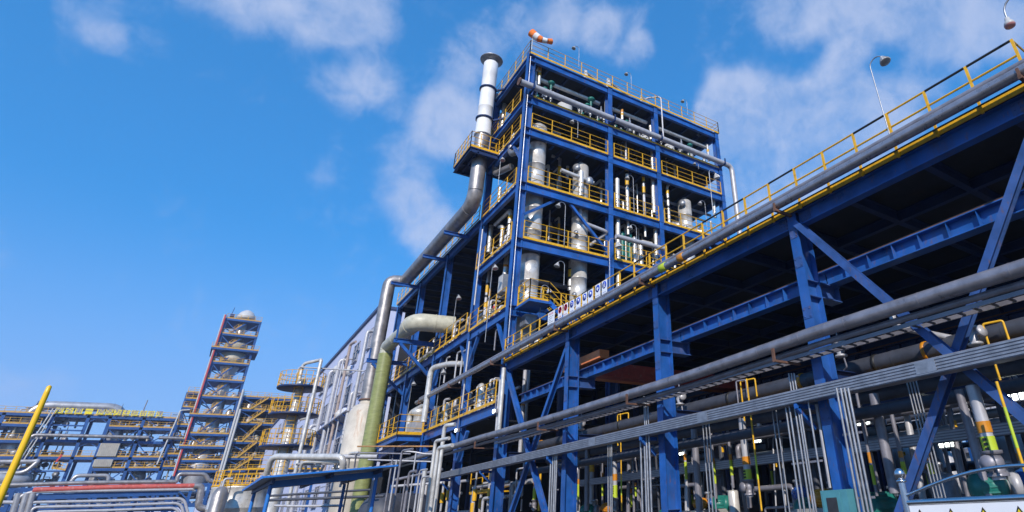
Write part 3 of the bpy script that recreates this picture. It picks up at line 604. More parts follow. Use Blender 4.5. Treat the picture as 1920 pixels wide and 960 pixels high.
# cross shaped silver manifold on the second metal column
t = Thing('manifold', 'silver cross shaped manifold in front of the second metal column', 'pipe manifold'); p, q = vline((1089, 322), (1089, 368), x=-26.98)
t.add('riser', MB().pipe([p, q], .17, 14, None, .5), ALU); c = (p + q) / 2 + Vector((0, 0, .35)); t.add('cross_pipe', MB().pipe([c - Vector((0, 1.4, -.2)), c + Vector((0, .9, 0))], .13, 12, None, .6), ALU)
t.add('valve', MB().lathe(c + Vector((0, .6, -.25)), [(.2, 0), (.26, .1), (.26, .4), (.2, .5)], 14), GALV); t.done()
t = Thing('bent_pipe', 'grey pipe bending down and across from the second column to the brace', 'pipe')
p = PX(1088, 388, -27.2); t.add('pipe_run', MB().pipe([p, (p.x, p.y, p.z - 1.0), (p.x + .2, p.y + 1.9, p.z - 1.35), (p.x - .8, p.y + 1.2, p.z - 2.0)], .12, 12, .3, .8), GREYL); t.done()
for (u, v, s, lab) in ((1033, 168, 1.0, 'green topped control valve nearest the tower corner'), (1021, 176, .8, 'smaller green control valve left of its taller twin'), (1108, 200, 1.1, 'large green topped control valve beside the small white drum'), (1101, 206, .8, 'smaller green control valve in the first top bay'),
                     (1175, 235, .7, 'green control valve in the middle bay of the top floor'), (1294, 282, .9, 'green control valve in the last bay of the top floor'), (1310, 250, .8, 'green control valve on the tower roof at the far end')):
    p = PX(u, v, -27.4); control_valve((p.x, p.y, p.z - .2), s * .75, lab)
for i, (u, v, s) in enumerate(((1003, 158, 1.6), (1127, 215, 1.2), (1181, 238, 1.3), (1278, 275, 1.2), (1299, 300, 1.2), (1320, 300, 1.2), (1148, 222, 1.0))):
    p = PX(u, v, -27.1); relief_valve((p.x, p.y, p.z - .4), s, ['brass grey relief valve beside the corner column, top floor', 'relief valve at the right end of the first top bay', 'relief valve at the left of the middle top bay', 'relief valve at the left of the last top bay', 'relief valve in the middle of the last top bay', 'relief valve near the far corner of the top floor', 'small relief valve just before the second tower column'][i])
# low piping strung along the top floor edge
for i, (y0, y1) in enumerate(((11.6, 16.7), (17.4, 20.7), (21.4, 26.7))):
    t = Thing('floor_piping', 'low cluster of bright pipework and small valves, top floor bay ' + ('next to the corner', 'in the middle', 'at the far end')[i], 'pipework', 'floor piping of the top deck')
    mb = MB(); vb = MB(); hb = MB(); rnd = random.Random(i)
    for k, x in enumerate((-27.0, -27.3, -27.7)): mb.pipe([(x, y0, 25.1 + .1 * k), (x, y1, 25.1 + .1 * k)], .05, 8, None, .5, 1.6)
    y = y0 + .2
    while y < y1:
        h = rnd.uniform(.25, .9); x = rnd.choice((-27.0, -27.3, -27.7)); mb.pipe([(x, y, 25.1), (x, y, 25.1 + h), (x - .25, y, 25.1 + h)], .035, 8)
        vb.lathe((x, y, 25.1 + h * .5), [(.05, -.1), (.1, -.09), (.1, -.07), (.05, -.05), (.08, 0), (.05, .05), (.1, .07), (.1, .09), (.05, .1)], 8)
        if rnd.random() < .5: hb.lathe((x + .12, y, 25.1 + h * .5), [(.09, 0), (.09, .02), (.01, .03)], 10, (1, 0, 0))
        y += rnd.uniform(.25, .5)
    t.add('pipe_runs', mb, GALV); t.add('valve_bodies', vb, ALU); t.add('handwheels', hb, TEAL); t.done()
# piping behind the railings on the lower tower floors
for li, z in ((1, 15.15), (2, 18.7), (3, 22.55)):
    for bi, (y0, y1) in enumerate(((11.5, 16.8), (17.3, 20.8), (21.3, 26.8))):
        t = Thing('deck_piping', f'dim pipework behind the railing of tower deck {("two","three","four")[li-1]}, ' + ('corner bay', 'middle bay', 'far bay')[bi], 'pipework', 'pipework on the tower decks'); rnd = random.Random(li * 7 + bi)
        mb = MB(); vb = MB(); 
        for k in range(3): yy = y0 + rnd.uniform(0, 1); mb.pipe([(-28.4 - .5 * k, yy, z + .3 + .35 * k), (-28.4 - .5 * k, y1 - rnd.uniform(0, 1), z + .3 + .35 * k)], rnd.uniform(.05, .1), 8, None, .8)
        for k in range(5):
            y = rnd.uniform(y0, y1); x = rnd.uniform(-31.5, -28); mb.pipe([(x, y, z), (x, y, z + 3.2)], rnd.uniform(.04, .12), 8, None, 1.1)
            vb.lathe((x, y, z + .9), [(.08, -.2), (.16, -.19), (.16, -.15), (.08, -.12), (.14, 0), (.08, .12), (.16, .15), (.16, .19), (.08, .2)], 10)
        t.add('pipe_runs', mb, GREYL); t.add('valve_bodies', vb, GALV); ab = MB(); yb = MB()
        for k in range(6):
            y = y0 + (y1 - y0) * (k + rnd.uniform(.2, .8)) / 6; x = rnd.uniform(-28.9, -27.7) if bi else rnd.uniform(-29.6, -28.6); h = rnd.choice((1.4, 2.0, 3.2)); r = rnd.uniform(.045, .095)
            ab.pipe([(x, y, z), (x, y, z + h), (x - .8, y, z + h)], r, 10, None, .9)
            if k % 2: yb.tube([(x, y, z + h * .7), (x, y, z + h * .85)], r * 1.1, 10)
        t.add('pipe_runs', ab, ALU); t.add('yellow_bands', yb, YEL); t.done()
# roof items on the tower
for (u, v, w, h, lab) in ((1098, 147, .35, .9, 'small white box at the roof edge, first of three'), (1141, 160, .4, 1.0, 'white box with sloping pipe at the roof edge, middle one'), (1203, 190, .25, .8, 'small white box at the roof edge, farthest one')):
    p = PX(u, v, -27.0); z0 = 28.25; t = Thing('roof_box', lab, 'equipment box', 'white boxes on the tower roof')
    t.add('cabinet', MB().lathe((p.x, p.y, z0), [(w * .5, 0), (w * .5, h * .6), (w * .35, h * .7), (w * .35, h), (.01, h + .05)], 16), WHITE); t.add('sloping_pipe', MB().pipe([(p.x, p.y, z0 + h * .8), (p.x - .2, p.y + 2.6, z0 + .25)], .08, 8), GREYL); t.done()
t = Thing('roof_pipe', 'thin hooked pipe hanging over the tower roof edge down to the drum', 'pipe'); p = PX(1240, 195, -26.5)
t.add('pipe_run', MB().pipe([(-27.6, p.y - 1.2, 28.6), (-27.4, p.y - .8, 29.4), (-26.5, p.y, 29.3), (-26.5, p.y, 25.4)], .06, 8, .3, 1.3), GREYL); t.done()

# ---- pipes seen on the tower's narrow side
SL = [('silver pipe on the tower side below the roof, thicker one', (947, 194), (938, 262), 11.5, .14, ALU, (), None), ('silver pipe on the tower side below the roof, beside the mast', (939, 215), (934, 284), 11.5, .12, ALU, (), None),
 ('white riser on the tower side at the fourth deck', (962, 215), (957, 232), 11.5, .09, GREYL, (), None),
 ('yellow banded hooked riser on the tower side, second deck', (957, 394), (954, 446), 11.5, .12, ALU, [(.22, .34, Y_), (.5, .55, K_)], [(-2.4, 0, 0)]),
 ('silver bent riser left of the yellow banded one on the tower side', (942, 425), (940, 462), 11.5, .12, ALU, [(.12, .2, Y_)], [(-.8, .1, .3)]), ('plain silver riser near the left tower column, second deck', (920, 424), (917, 472), 11.5, .14, ALU, (), None),
 ('black and yellow marked riser on the tower side, first deck', (916, 505), (909, 595), 11.4, .09, GREYL, [(.3, .35, K_), (.35, .5, Y_), (.55, .6, K_), (.7, .8, Y_)], None), ('thin banded riser beside the marked one on the tower side', (920, 520), (914, 592), 11.6, .08, GREYL, [(.3, .5, Y_), (.55, .6, K_)], None),
 ('silver riser by the corner column, first deck of the tower side', (949, 478), (946, 545), 11.5, .14, ALU, [(.3, .36, ORB)], None), ('short silver riser on the tower side, third deck', (938, 352), (935, 376), 11.4, .12, ALU, (), None), ('silver riser by the corner column, third deck of the tower side', (948, 357), (946, 372), 11.9, .1, ALU, (), None),
 ('slim silver riser on the tower side, fourth deck left', (925, 262), (921, 290), 11.6, .12, ALU, (), None)]
for (lab, a, b, y, r, m, mk, hk) in SL:
    p, q = vline(a, b, y=y); banded_pipe(lab, p, q, r, m, mk, group='upright pipes on the tower side', hook=hk)
for (u, v, lab) in ((960, 285, 'brown pipe elbow poking out under the fourth tower deck'), (930, 322, 'dark pipe elbow on the tower side under the platform')):
    p = PY(u, v, 11.0); solo('pipe_elbow', MB().pipe([p + Vector((-.2, 0, .5)), p + Vector((-.15, 0, -.1)), p + Vector((1.6, .4, -.3))], .2, 14, .35, .7), ALUD, lab, 'pipe elbow', 'pipe elbows on the tower side')
p = PY(942, 532, 11.3); t = Thing('junction_box', 'pale box fixed to the riser on the tower side', 'box'); t.add('casing', MB().box(p.x - .35, p.x + .3, 11.2, 11.6, p.z - .55, p.z + .5), GALV); t.add('lid', MB().box(p.x - .3, p.x + .25, 11.17, 11.2, p.z - .5, p.z + .45), WHITE); t.done()
for li, (z, lab) in enumerate(((11.3, 'low pipework and red valves on the first deck, tower side'), (15.1, 'low pipework on the second deck, tower side'), (18.7, 'blue and silver pipework on the third deck, tower side'), (22.6, 'low pipework on the fourth deck, tower side'), (6.6, 'low pipework on the lowest railed floor of the tower side'))):
    t = Thing('deck_piping', lab, 'pipework', 'pipework on the tower side'); rnd = random.Random(40 + li); mb = MB(); vb = MB(); hb = MB()
    for k in range(3): mb.pipe([(-32.2, 11.4 + .3 * k, z + .25 + .25 * k), (-27.4, 11.4 + .3 * k, z + .25 + .25 * k)], .07, 8, None, .7)
    for k in range(9):
        x = rnd.uniform(-32, -27.5); h = rnd.uniform(.6, 1.5); mb.pipe([(x, 11.35, z), (x, 11.35, z + h), (x, 11.9, z + h)], rnd.uniform(.04, .08), 8)
        vb.lathe((x, 11.35, z + h * .55), [(.06, -.15), (.13, -.14), (.13, -.1), (.06, -.08), (.11, 0), (.06, .08), (.13, .1), (.13, .14), (.06, .15)], 10)
        if k % 3 == 0: hb.lathe((x, 11.25, z + h * .55), [(.12, 0), (.12, .03), (.01, .04)], 12, (0, -1, 0))
    t.add('pipe_runs', mb, GREYL); t.add('valve_bodies', vb, ALU); t.add('handwheels', hb, REDP if li == 0 else BLUE); t.done()

# ---------------------------------------------------------------- gooseneck lamps
def lamp(base, h, d, label, s=1.0, lens=CREAM, group='gooseneck lamps', up=True):
    s *= .72
    t = Thing('gooseneck_lamp', label, 'lamp', group); b = Vector(base); d = Vector((d[0], d[1], 0)).normalized(); rr = .3 * s
    top = b + Vector((0, 0, h)); pts = [b, top]
    for k in range(1, 8): a = math.pi * k / 8; pts.append(top + d * (rr - rr * math.cos(a)) + Vector((0, 0, rr * math.sin(a))))
    e = pts[-1]; t.add('pole', MB().tube(pts, .025 * s, 8), GALV)
    ax = (Vector((0, 0, -1)) + d * .3).normalized()
    t.add('shade', MB().lathe(e, [(.04 * s, -.02), (.07 * s, .0), (.09 * s, .08 * s), (.12 * s, .1 * s), (.14 * s, .2 * s), (.21 * s, .3 * s), (.23 * s, .33 * s), (.2 * s, .34 * s)], 16, ax), WHITE)
    mb = MB()
    for k in range(12):
        a = 2 * math.pi * k / 12; _, x, u = fr(ax); q = x * math.cos(a) + u * math.sin(a)
        mb.bar(e + ax * .1 * s + q * .12 * s, e + ax * .29 * s + q * .215 * s, .012 * s, .02 * s)
    t.add('cooling_fins', mb, GALV); t.add('lens', MB().lathe(e, [(.18 * s, .335 * s), (.12 * s, .37 * s), (.01, .38 * s)], 14, ax), lens); return t.done()
def lamp_px(top, bot, plane, d, label, s=1.0, **k):
    p, q = vline(top, bot, **plane); q.z = min(q.z, p.z - .3); lamp(q, p.z - q.z - .25 * s, d, label, s, **k)
FXp = dict(x=-26.55)
for (a, b, pl, d, lab, s) in (((1085, 88), (1086, 126), FXp, (0, -1), 'small lamp on a thin pole above the tower roof, first of three', .9), ((1183, 137), (1184, 168), FXp, (0, -1), 'small lamp on a thin pole above the tower roof, middle one', .9), ((1288, 188), (1289, 215), FXp, (0, -1), 'small lamp on a thin pole above the tower roof, farthest one', .9),
    ((938, 299), (935, 346), dict(y=10.65), (1, -.1), 'gooseneck lamp on the tower side just under the fourth deck', 1), ((1060, 380), (1058, 460), FXp, (0, -1), 'gooseneck lamp standing at the second deck railing, first bay', 1), ((1058, 490), (1058, 535), FXp, (0, -1), 'gooseneck lamp under the second deck beside the banded riser', 1),
    ((1014, 532), (1012, 622), dict(x=-25.6), (0, 1), 'gooseneck lamp on a tall pole in front of the first metal column', 1), ((921, 499), (912, 640), dict(y=10.5), (1, 0), 'gooseneck lamp on a tall pole at the tower side, first deck', 1), ((1188, 330), (1188, 398), FXp, (0, -1), 'gooseneck lamp before the risers of the middle bay, third deck', 1),
    ((1194, 422), (1194, 495), FXp, (0, -1), 'gooseneck lamp in the middle bay below the third deck', 1), ((1143, 444), (1143, 540), dict(x=-25.9), (0, 1), 'large gooseneck lamp beside the second tower column above the signs', 1.3), ((1330, 316), (1336, 402), dict(x=-25.0), (0, 1), 'large gooseneck lamp near the far tower corner', 1.5),
    ((1322, 377), (1326, 436), FXp, (0, -1), 'gooseneck lamp at the second deck in the last tower bay', 1), ((1310, 305), (1309, 316), FXp, (0, -1), 'gooseneck lamp under the top deck in the last tower bay', .8), ((1083, 225), (1084, 258), FXp, (0, -1), 'gooseneck lamp under the top deck in the first tower bay', .9),
    ((1632, 112), (1666, 262), dict(y=10.65), (1, 0), 'lamp with ribbed white shade on the roof deck railing, against the sky', .8), 
    ((856, 554), (850, 610), dict(y=10.6), (1, 0), 'gooseneck lamp on the railed floor behind the beige elbow', 1), ((737, 648), (730, 680), dict(y=10.6), (1, 0), 'gooseneck lamp between the duct and the green pipe', 1),
    ((826, 692), (818, 780), dict(y=10.4), (1, 0), 'gooseneck lamp above the balcony beside the silver elbow', 1), ((770, 715), (765, 790), dict(y=10.4), (1, 0), 'gooseneck lamp over the balcony railing', 1)):
    lamp_px(a, b, pl, d, lab, s, lens=PINK if 'tower side' in lab or 'railed' in lab else CREAM)
p = PY(1893, 46, 10.4); t = Thing('gooseneck_lamp', 'lamp hanging from a curved arm at the top right corner of the photo', 'lamp', 'gooseneck lamps')
t.add('pole', MB().tube([(p.x + .55, p.y, 8.4), (p.x + .55, p.y, p.z + .3)] + [(p.x + .28 + .27 * math.cos(a), p.y, p.z + .3 + .27 * math.sin(a)) for a in (.4, .8, 1.2, 1.6, 2.0, 2.4, 2.8, 3.1)] + [(p.x, p.y, p.z + .15)], .02, 8), GALV)
t.add('shade', MB().lathe((p.x, p.y, p.z + .18), [(.03, 0), (.045, .02), (.055, .1), (.085, .13), (.10, .18), (.09, .2)], 18, (0, 0, -1)), WHITE); t.add('lens', MB().lathe((p.x, p.y, p.z - .02), [(.1, 0), (.09, .03), (.05, .045), (.01, .05)], 18, (0, 0, -1)), PINK); t.done()

# ---------------------------------------------------------------- windsock
t = Thing('windsock', 'orange and white striped windsock flying from the tower corner', 'windsock'); b = Vector((-26.6, 10.9, 28.5)); tp = PX(995, 55, -26.6)
t.add('pole', MB().tube([b, (b.x, b.y, tp.z + .1)], .03, 8), WHITE); c = [PX(996, 61, -26.6), PX(1003, 67, -26.5), PX(1010, 72, -26.4), PX(1017, 75, -26.3), PX(1026, 77, -26.2), PX(1034, 78, -26.2)]
rr = [.28, .27, .25, .2, .17, .2]
for k in range(5): t.add('fabric_band', MB().tube([c[k], c[k + 1]], .2, 14, False, [rr[k], rr[k + 1]]), (ORNG, SOCKW)[k % 2])
t.done()

# ---------------------------------------------------------------- roof-edge pipes and mid-height pipes of the hall
def run(label, pts, r, m, name='pipe', group='long pipes along the hall front', seam=3, bend=.4, n=16, extra=None):
    t = Thing(name, label, 'pipe', group); t.add('pipe_run', MB().pipe(pts, r, n, bend, seam, 1.03), m)
    for e in (extra or []): t.add(*e)
    return t.done()
zt = 8.30
mb = MB()
for x in CX1[:4] + [-26.9, -33, -38.5]: mb.bar((x, 10.18, zt - .1), (x, YF + .1, zt - .1), .07, .07).bar((x, 10.2, zt - .12), (x, 10.2, zt + .1), .05, .04)
run('thick grey pipe strapped along the front edge of the hall roof', [(3.5, 10.33, 8.38), (-8.1, 10.33, 8.38), (-39.4, 10.33, 8.38)], .12, mat('polished_grey_pipe', (.34, .33, .36), .30, .6, .14, 3, (.2, .15, .13), .4, .06, rvar=.08), extra=[('brackets', mb, RUSTM), ('lime_marker', MB().lathe((-13.0, 10.33, 8.38), [(.12, 0), (.135, .01), (.135, .3), (.12, .31)], 16, (-1, 0, 0)), LIME), ('orange_band', MB().lathe((-12.1, 10.33, 8.38), [(.12, 0), (.135, .01), (.135, .25), (.12, .26)], 16, (-1, 0, 0)), ORB)])
run('slimmer grey pipe lying beside the thick one at the roof edge', [(3.5, 10.40, 8.57), (-39, 10.40, 8.57)], .07, GREY)
run('thin white pipe behind the yellow edge strip of the hall roof', [(3.5, 10.9, 8.42), (-8.6, 10.9, 8.42), (-26, 10.9, 8.42)], .05, GREYL, seam=1.1)
zz = 4.85
def jog(y, dz=0, r=0): return [(4, y, zz + dz), (-7.7, y, zz + .03 + dz), (-8.5, y, zz + .01 + dz), (-12, y, zz - .06 + dz), (-18.2, y, zz - .06 + dz), (-22.7, y, zz - .02 + dz), (-27.3, y, zz + .05 + dz)]
mb = MB()
for x in CX1[:4] + [-26.7]: mb.box(x - .5, x - .44, 9.9, YF, zz - .4, zz - .35).box(x - .5, x - .44, 9.9, 9.95, zz - .35, zz - .1)
run('big grey pipe running along the hall front at mid height', jog(10.15) + [(-32, 10.15, 4.9), (-42, 10.15, 5.0), (-52, 10.15, 5.1)], .14, mat('weathered_grey_pipe', (.27, .26, .29), .34, .45, .22, 2.5, (.15, .11, .09), .55, .1, rvar=.1), seam=1.5, extra=[('brackets', mb, RUSTM)])
run('pipe tucked under the big grey one along the hall front', jog(10.36, -.2)[:] + [(-32, 10.36, 4.7), (-42, 10.36, 4.8)], .065, GREY, seam=4)
t = Thing('cable_ladder', 'open cable ladder hanging beneath the big grey pipe', 'cable ladder', 'cable trays of the hall')
t.add('side_rails', MB().box(-26, 4, 10.36, 10.39, zz - .34, zz - .26).box(-26, 4, 10.72, 10.75, zz - .34, zz - .26), GREY)
mb = MB()
for k in range(100): mb.box(4 - .3 * k, 3.95 - .3 * k, 10.39, 10.72, zz - .33, zz - .305)
t.add('rungs', mb, DARKP); t.done()
t = Thing('cable_tray', 'deep ribbed grey cable tray running straight along the hall front', 'cable tray', 'cable trays of the hall')
t.add('tray_side', MB().box(-36, 4, 10.30, 10.62, 3.56, 3.84), GREY)
mb = MB()
for k in range(5): mb.box(-36, 4, 10.283, 10.297, 3.575 + .055 * k, 3.605 + .055 * k)
t.add('ribs', mb, GALV); mb = MB()
for x in CX1[:4] + [-26.9, -32.5]: mb.bar((x - .38, 10.3, 3.5), (x - .38, YF + .1, 3.5), .08, .1).bar((x - .38, 10.35, 3.46), (x - .38, YF + .05, 3.05), .08)
t.add('brackets', mb, BLUE); mb = MB()
for x in (-5.5, -11.8, -17.4, -23.5): mb.box(x - .2, x + .2, 10.277, 10.282, 3.6, 3.8)
t.add('joint_plates', mb, GALV); t.done()
# runs inside the hall, parallel to the front
for (y, z, r, m, lab) in ((12.5, 4.48, .2, DARKP, 'fat dark insulated pipe behind the cable tray'), (12.35, 4.2, .04, YEL, 'thin yellow gas line under the fat dark pipe'), (11.9, 3.35, .13, TEAL if False else DARKP, 'dark pipe close under the cable tray'), (13.6, 4.9, .05, GREYL, 'thin light pipe sloping across the hall above the dark pipe'),
        (13.2, 3.9, .16, DARKP, 'dark blue pipe second row inside the hall'), (14.6, 3.6, .1, GREY, 'grey pipe third row inside the hall'), (15.4, 4.7, .14, GREY, 'grey pipe fourth row inside the hall'), (17.0, 3.3, .09, GREYL, 'light pipe in the deep row of the hall'), (17.6, 4.9, .18, GREYL, 'thick light pipe deep in the hall'), (19.5, 3.8, .14, GREYL, 'light pipe before the rear columns'), (19.9, 5.0, .12, GREY, 'grey pipe before the rear columns'), (12.9, 4.15, .045, mat('cyan_paint', (.03, .25, .5), .4), 'thin bright blue line beside the fat dark pipe')):
    run(lab, [(4, y, z), (-26.3, y, z)], r, m, group='pipe rows inside the hall', seam=2.5, n=12)
t = Thing('rear_cable_tray', 'ribbed grey cable tray deep inside the hall', 'cable tray', 'cable trays of the hall')
mb = MB()
for k in range(4): mb.box(-26, 4, 14.04, 14.055, 2.74 + .06 * k, 2.775 + .06 * k)
t.add('tray_side', MB().box(-26, 4, 14.06, 14.3, 2.72, 2.98), GREY); t.add('ribs', mb, GREYL); t.done()

# ---------------------------------------------------------------- drop pipes, conduits, pumps inside the hall
BY = [(-4, 'bay with the cross brace'), (-11, 'second bay from the right'), (-17, 'third bay from the right'), (-23, 'farthest hall bay')]
HP = [('light grey upright pipe with orange band and lime label, third bay', (1152, 835), (1154, 958), 13.4, .09, GREYL, [(.45, .55, O_), (.62, .85, Lm)], True),
 ('thin yellow gas pipe standing in the third hall bay', (1164, 775), (1165, 958), 12.6, .024, YEL, [(.7, .85, Lm)], False),
 ('grey steel upright behind the fat dark pipe, third bay', (1101, 842), (1100, 958), 13.0, .1, GREY, (), False),
 ('silver upright pipe with yellow top in the third bay', (1110, 858), (1109, 950), 14.2, .1, GREYL, [(0, .3, Y_)], False),
 ('thin pipe with orange and lime marks, middle of the third bay', (1129, 850), (1130, 958), 14.2, .035, GREY, [(.35, .42, O_), (.5, .75, Lm)], False),
 ('thin pipe with orange and lime marks right of the third column', (1084, 860), (1085, 958), 13.2, .04, GREY, [(.4, .5, O_), (.5, .8, Lm)], False),
 ('thin pipe with orange and lime marks, left of the second bay', (1283, 808), (1289, 958), 13.2, .045, GREYL, [(.3, .38, O_), (.4, .62, Lm)], False),
 ('grey square upright in the second bay behind the tray', (1302, 805), (1311, 958), 12.6, .11, GREY, (), False),
 ('thin drop pipe with lime label in the middle of the second bay', (1333, 800), (1342, 935), 14.0, .05, GREY, [(.45, .53, O_), (.53, .8, Lm)], False),
 ('thin drop pipe with lime label above the silver pump cylinder', (1366, 802), (1373, 915), 14.0, .05, GREY, [(.45, .55, O_), (.55, .8, Lm)], False),
 ('big grey drop pipe with orange band and lime arrow label, second bay', (1390, 785), (1407, 932), 12.8, .11, GREYL, [(.5, .6, O_), (.66, .92, Lm)], True),
 ('yellow gas pipe with lime label crossing in front, second bay', (1400, 710), (1428, 958), 11.6, .024, YEL, [(.6, .78, Lm)], False),
 ('short white pipe end near the first column, second bay', (1421, 772), (1425, 815), 13.2, .08, GREYL, (), False),
 ('grey upright conduit just left of the first hall column', (1533, 758), (1556, 915), 10.9, .045, GREYL, (), False),
 ('thin pipe with orange and lime marks right of the first column', (1606, 735), (1644, 930), 12.2, .035, GREY, [(.6, .7, O_), (.72, .9, Lm)], False),
 ('grey drop pipe with rounded top right of the first column', (1640, 738), (1675, 925), 12.2, .11, GREY, (), False),
 ('thin hooked drop pipe with orange band behind the cross brace', (1672, 755), (1695, 905), 12.8, .05, GREY, [(.62, .7, O_), (.75, .9, Lm)], False),
 ('thin banded drop pipe in the middle of the cross braced bay', (1734, 820), (1755, 930), 13.6, .045, GREY, [(.25, .4, O_), (.45, .8, Lm)], False),
 ('big grey drop pipe with orange band and lime arrow label at the right edge', (1828, 722), (1868, 900), 10.9, .11, GREYL, [(.4, .52, O_), (.56, .9, Lm)], True),
 ('yellow gas pipe with lime label at the right edge', (1870, 715), (1920, 885), 10.2, .024, YEL, [(.3, .75, Lm)], False),
 ('grey square upright beside the big labelled pipe at the right', (1800, 730), (1850, 930), 11.6, .08, GREY, (), False),
 ('banded pipe in the farthest hall bay, left one', (981, 868), (979, 958), 13.0, .045, GREYL, [(.2, .26, K_), (.5, .56, Y_), (.7, .76, K_)], False),
 ('banded pipe with orange and lime marks in the farthest hall bay', (1005, 875), (1001, 958), 12.6, .08, GREYL, [(.3, .45, O_), (.5, .85, Lm)], True),
 ('yellow pipe in the farthest hall bay', (1014, 880), (1010, 958), 12.4, .05, YEL, (), False),
 ('grey upright pipe beside the tower corner column in the hall', (981, 690), (979, 860), 12.4, .1, GREYL, [(.4, .44, O_)], False),
 ('second grey upright pipe beside the tower corner column in the hall', (988, 690), (986, 860), 12.8, .07, GREYL, (), False)]
for (lab, a, b, y, r, m, mk, vv) in HP:
    p, q = vline(a, b, y=y); t0 = banded_pipe(lab, p, q, r, m, mk, group='drop pipes inside the hall', name='drop_pipe', valve=vv)
    if any(k[2] is Lm for k in mk) and r > .08:             # arrow and lettering on the pipe label
        f = [k for k in mk if k[2] is Lm][0]; ln = p.z - q.z; z0 = p.z - ln * f[0]; z1 = p.z - ln * f[1]; mb = MB(); h = (z0 - z1) / 7
        for k in range(4): mb.box(p.x - .03, p.x + .035, p.y - r * 1.09 - .012, p.y - r * 1.0, z0 - h * (k + .9), z0 - h * (k + .35))
        zc = z1 + h * 1.2; mb.add([(p.x - .05, p.y - r * 1.09 - .012, zc), (p.x + .05, p.y - r * 1.09 - .012, zc), (p.x, p.y - r * 1.09 - .012, zc - h), (p.x - .05, p.y - r, zc), (p.x + .05, p.y - r, zc), (p.x, p.y - r, zc - h)], [(0, 2, 1), (3, 4, 5), (0, 1, 4, 3), (1, 2, 5, 4), (2, 0, 3, 5)])
        off = t0.location; o = bpy.data.objects.new('label_marks', mesh_of(mb, BLK, 'label_marks', off)); COL.objects.link(o); o.parent = t0
# conduit bundles strapped to the columns
def bundle(label, us, v0, v1, y, r=.024, zb=.3, clampz=(1.0, 2.6), above=0):
    t = Thing('conduit_bundle', label, 'conduit bundle', 'conduit bundles on the hall columns'); xsn = []
    for u in us:
        p = PY(u, v0, y); xsn.append(p.x); t.add('conduit', MB().tube([(p.x, y, p.z + above), (p.x, y, zb)], r, 8), GALV)
    for z in clampz: t.add('clamp', MB().box(min(xsn) - .08, max(xsn) + .08, y + r, y + r + .04, z, z + .04), GREY)
    t.done()
bundle('pair of thin conduits crossing before the first bay pipes', (1448, 1455), 770, 0, 10.9, .018, .3, (1.4,), .1)
bundle('three thin dark conduits in the middle of the second bay', (1318, 1324, 1330), 800, 0, 11.2, .02, .3, (1.2,), .1)
bundle('three thin dark conduits in the middle of the third bay', (1140, 1144, 1147), 835, 0, 11.2, .024, .3, (1.2,), .1)
bundle('four thin conduits beside the lower right brace', (1700, 1706, 1712, 1718), 715, 0, 11.4, .016, .3, (1.5,), .1)
bundle('bundle of six thin conduits left of the first hall column', (1473, 1480, 1490, 1496, 1500, 1517), 762, 0, 10.45, .022, .3, (.9, 2.35), .15)
bundle('bundle of four shiny conduits right of the first hall column', (1571, 1579, 1586, 1593), 742, 0, 10.2, .026, .3, (1.62, 2.75), .15)
bundle('bundle of conduits left of the second hall column', (1201, 1208, 1212, 1217), 820, 0, 10.5, .03, .3, (.9, 2.4), .2)
bundle('bundle of conduits left of the third hall column', (1033, 1037, 1041, 1044), 862, 0, 10.5, .035, .3, (.9, 2.4), .2)
bundle('three dark conduits rising above the tray by the first column', (1479, 1484, 1489), 700, 0, 10.72, .02, 3.86, (4.2,), .0)
bundle('dark conduits rising above the tray by the second column', (1208, 1211, 1215), 762, 0, 10.72, .022, 3.86, (4.2,), .3)
for i, (u, v, y, w, m, nm) in enumerate(((1388, 715, 12.2, .5, YEL, 'yellow'), (1158, 778, 12.6, .6, YEL, 'yellow'), (1842, 608, 12.0, .35, YEL, 'yellow'), (1005, 828, 12.8, .5, ORB, 'orange'), (1380, 715, 12.0, .3, GREY, 'grey'))):
    p = PY(u, v, y); solo('pipe_hoop', MB().pipe([(p.x, y, p.z - 1.1), (p.x, y, p.z), (p.x + w, y + .1, p.z), (p.x + w, y + .1, p.z - .5)], .024, 8), m, f'{nm} pipe hoop arching over the dark pipe in ' + ('the second hall bay', 'the third hall bay', 'the cross braced bay', 'the farthest hall bay', 'the second bay beside a yellow one')[i], 'pipe', 'pipe hoops in the hall')
for (u, v, lab) in ((1575, 655, 'grey valve cluster right of the first column above the dark pipe'), (1275, 748, 'grey valve cluster right of the second column above the dark pipe'), (1090, 797, 'grey valve cluster right of the third column above the dark pipe'), (1825, 630, 'small valve with white bent pipe in the cross braced bay')):
    p = PY(u, v, 12.0); t = Thing('valve_cluster', lab, 'valve', 'valve clusters in the hall'); t.add('valve_body', MB().lathe(p + Vector((0, 0, -.2)), [(.09, 0), (.15, .02), (.15, .06), (.08, .08), (.13, .2), (.08, .32), (.15, .34), (.15, .38), (.05, .4), (.05, .5)], 12).lathe(p, [(.06, 0), (.06, .2), (.12, .21), (.12, .26), (.01, .27)], 12, (1, -.3, .2)), GREYL)
    t.add('stem', MB().tube([p + Vector((0, 0, .2)), p + Vector((-.02, 0, .5))], .02, 6).pipe([p + Vector((.05, 0, -.1)), p + Vector((.1, 0, -.45)), p + Vector((-.1, .1, -.5))], .02, 6), GREY); t.done()
t = Thing('light_drop_pipe', 'grey pipe stub hanging below the cable ladder in the cross braced bay', 'pipe', 'pipe rows inside the hall'); p = PY(1700, 615, 11.2); t.add('pipe_run', MB().pipe([p + Vector((-.25, 0, .35)), p + Vector((-.25, 0, .1)), p + Vector((.1, 1.2, -.05)), p + Vector((1.2, 3, -.5))], .07, 12), GREYL); t.done()
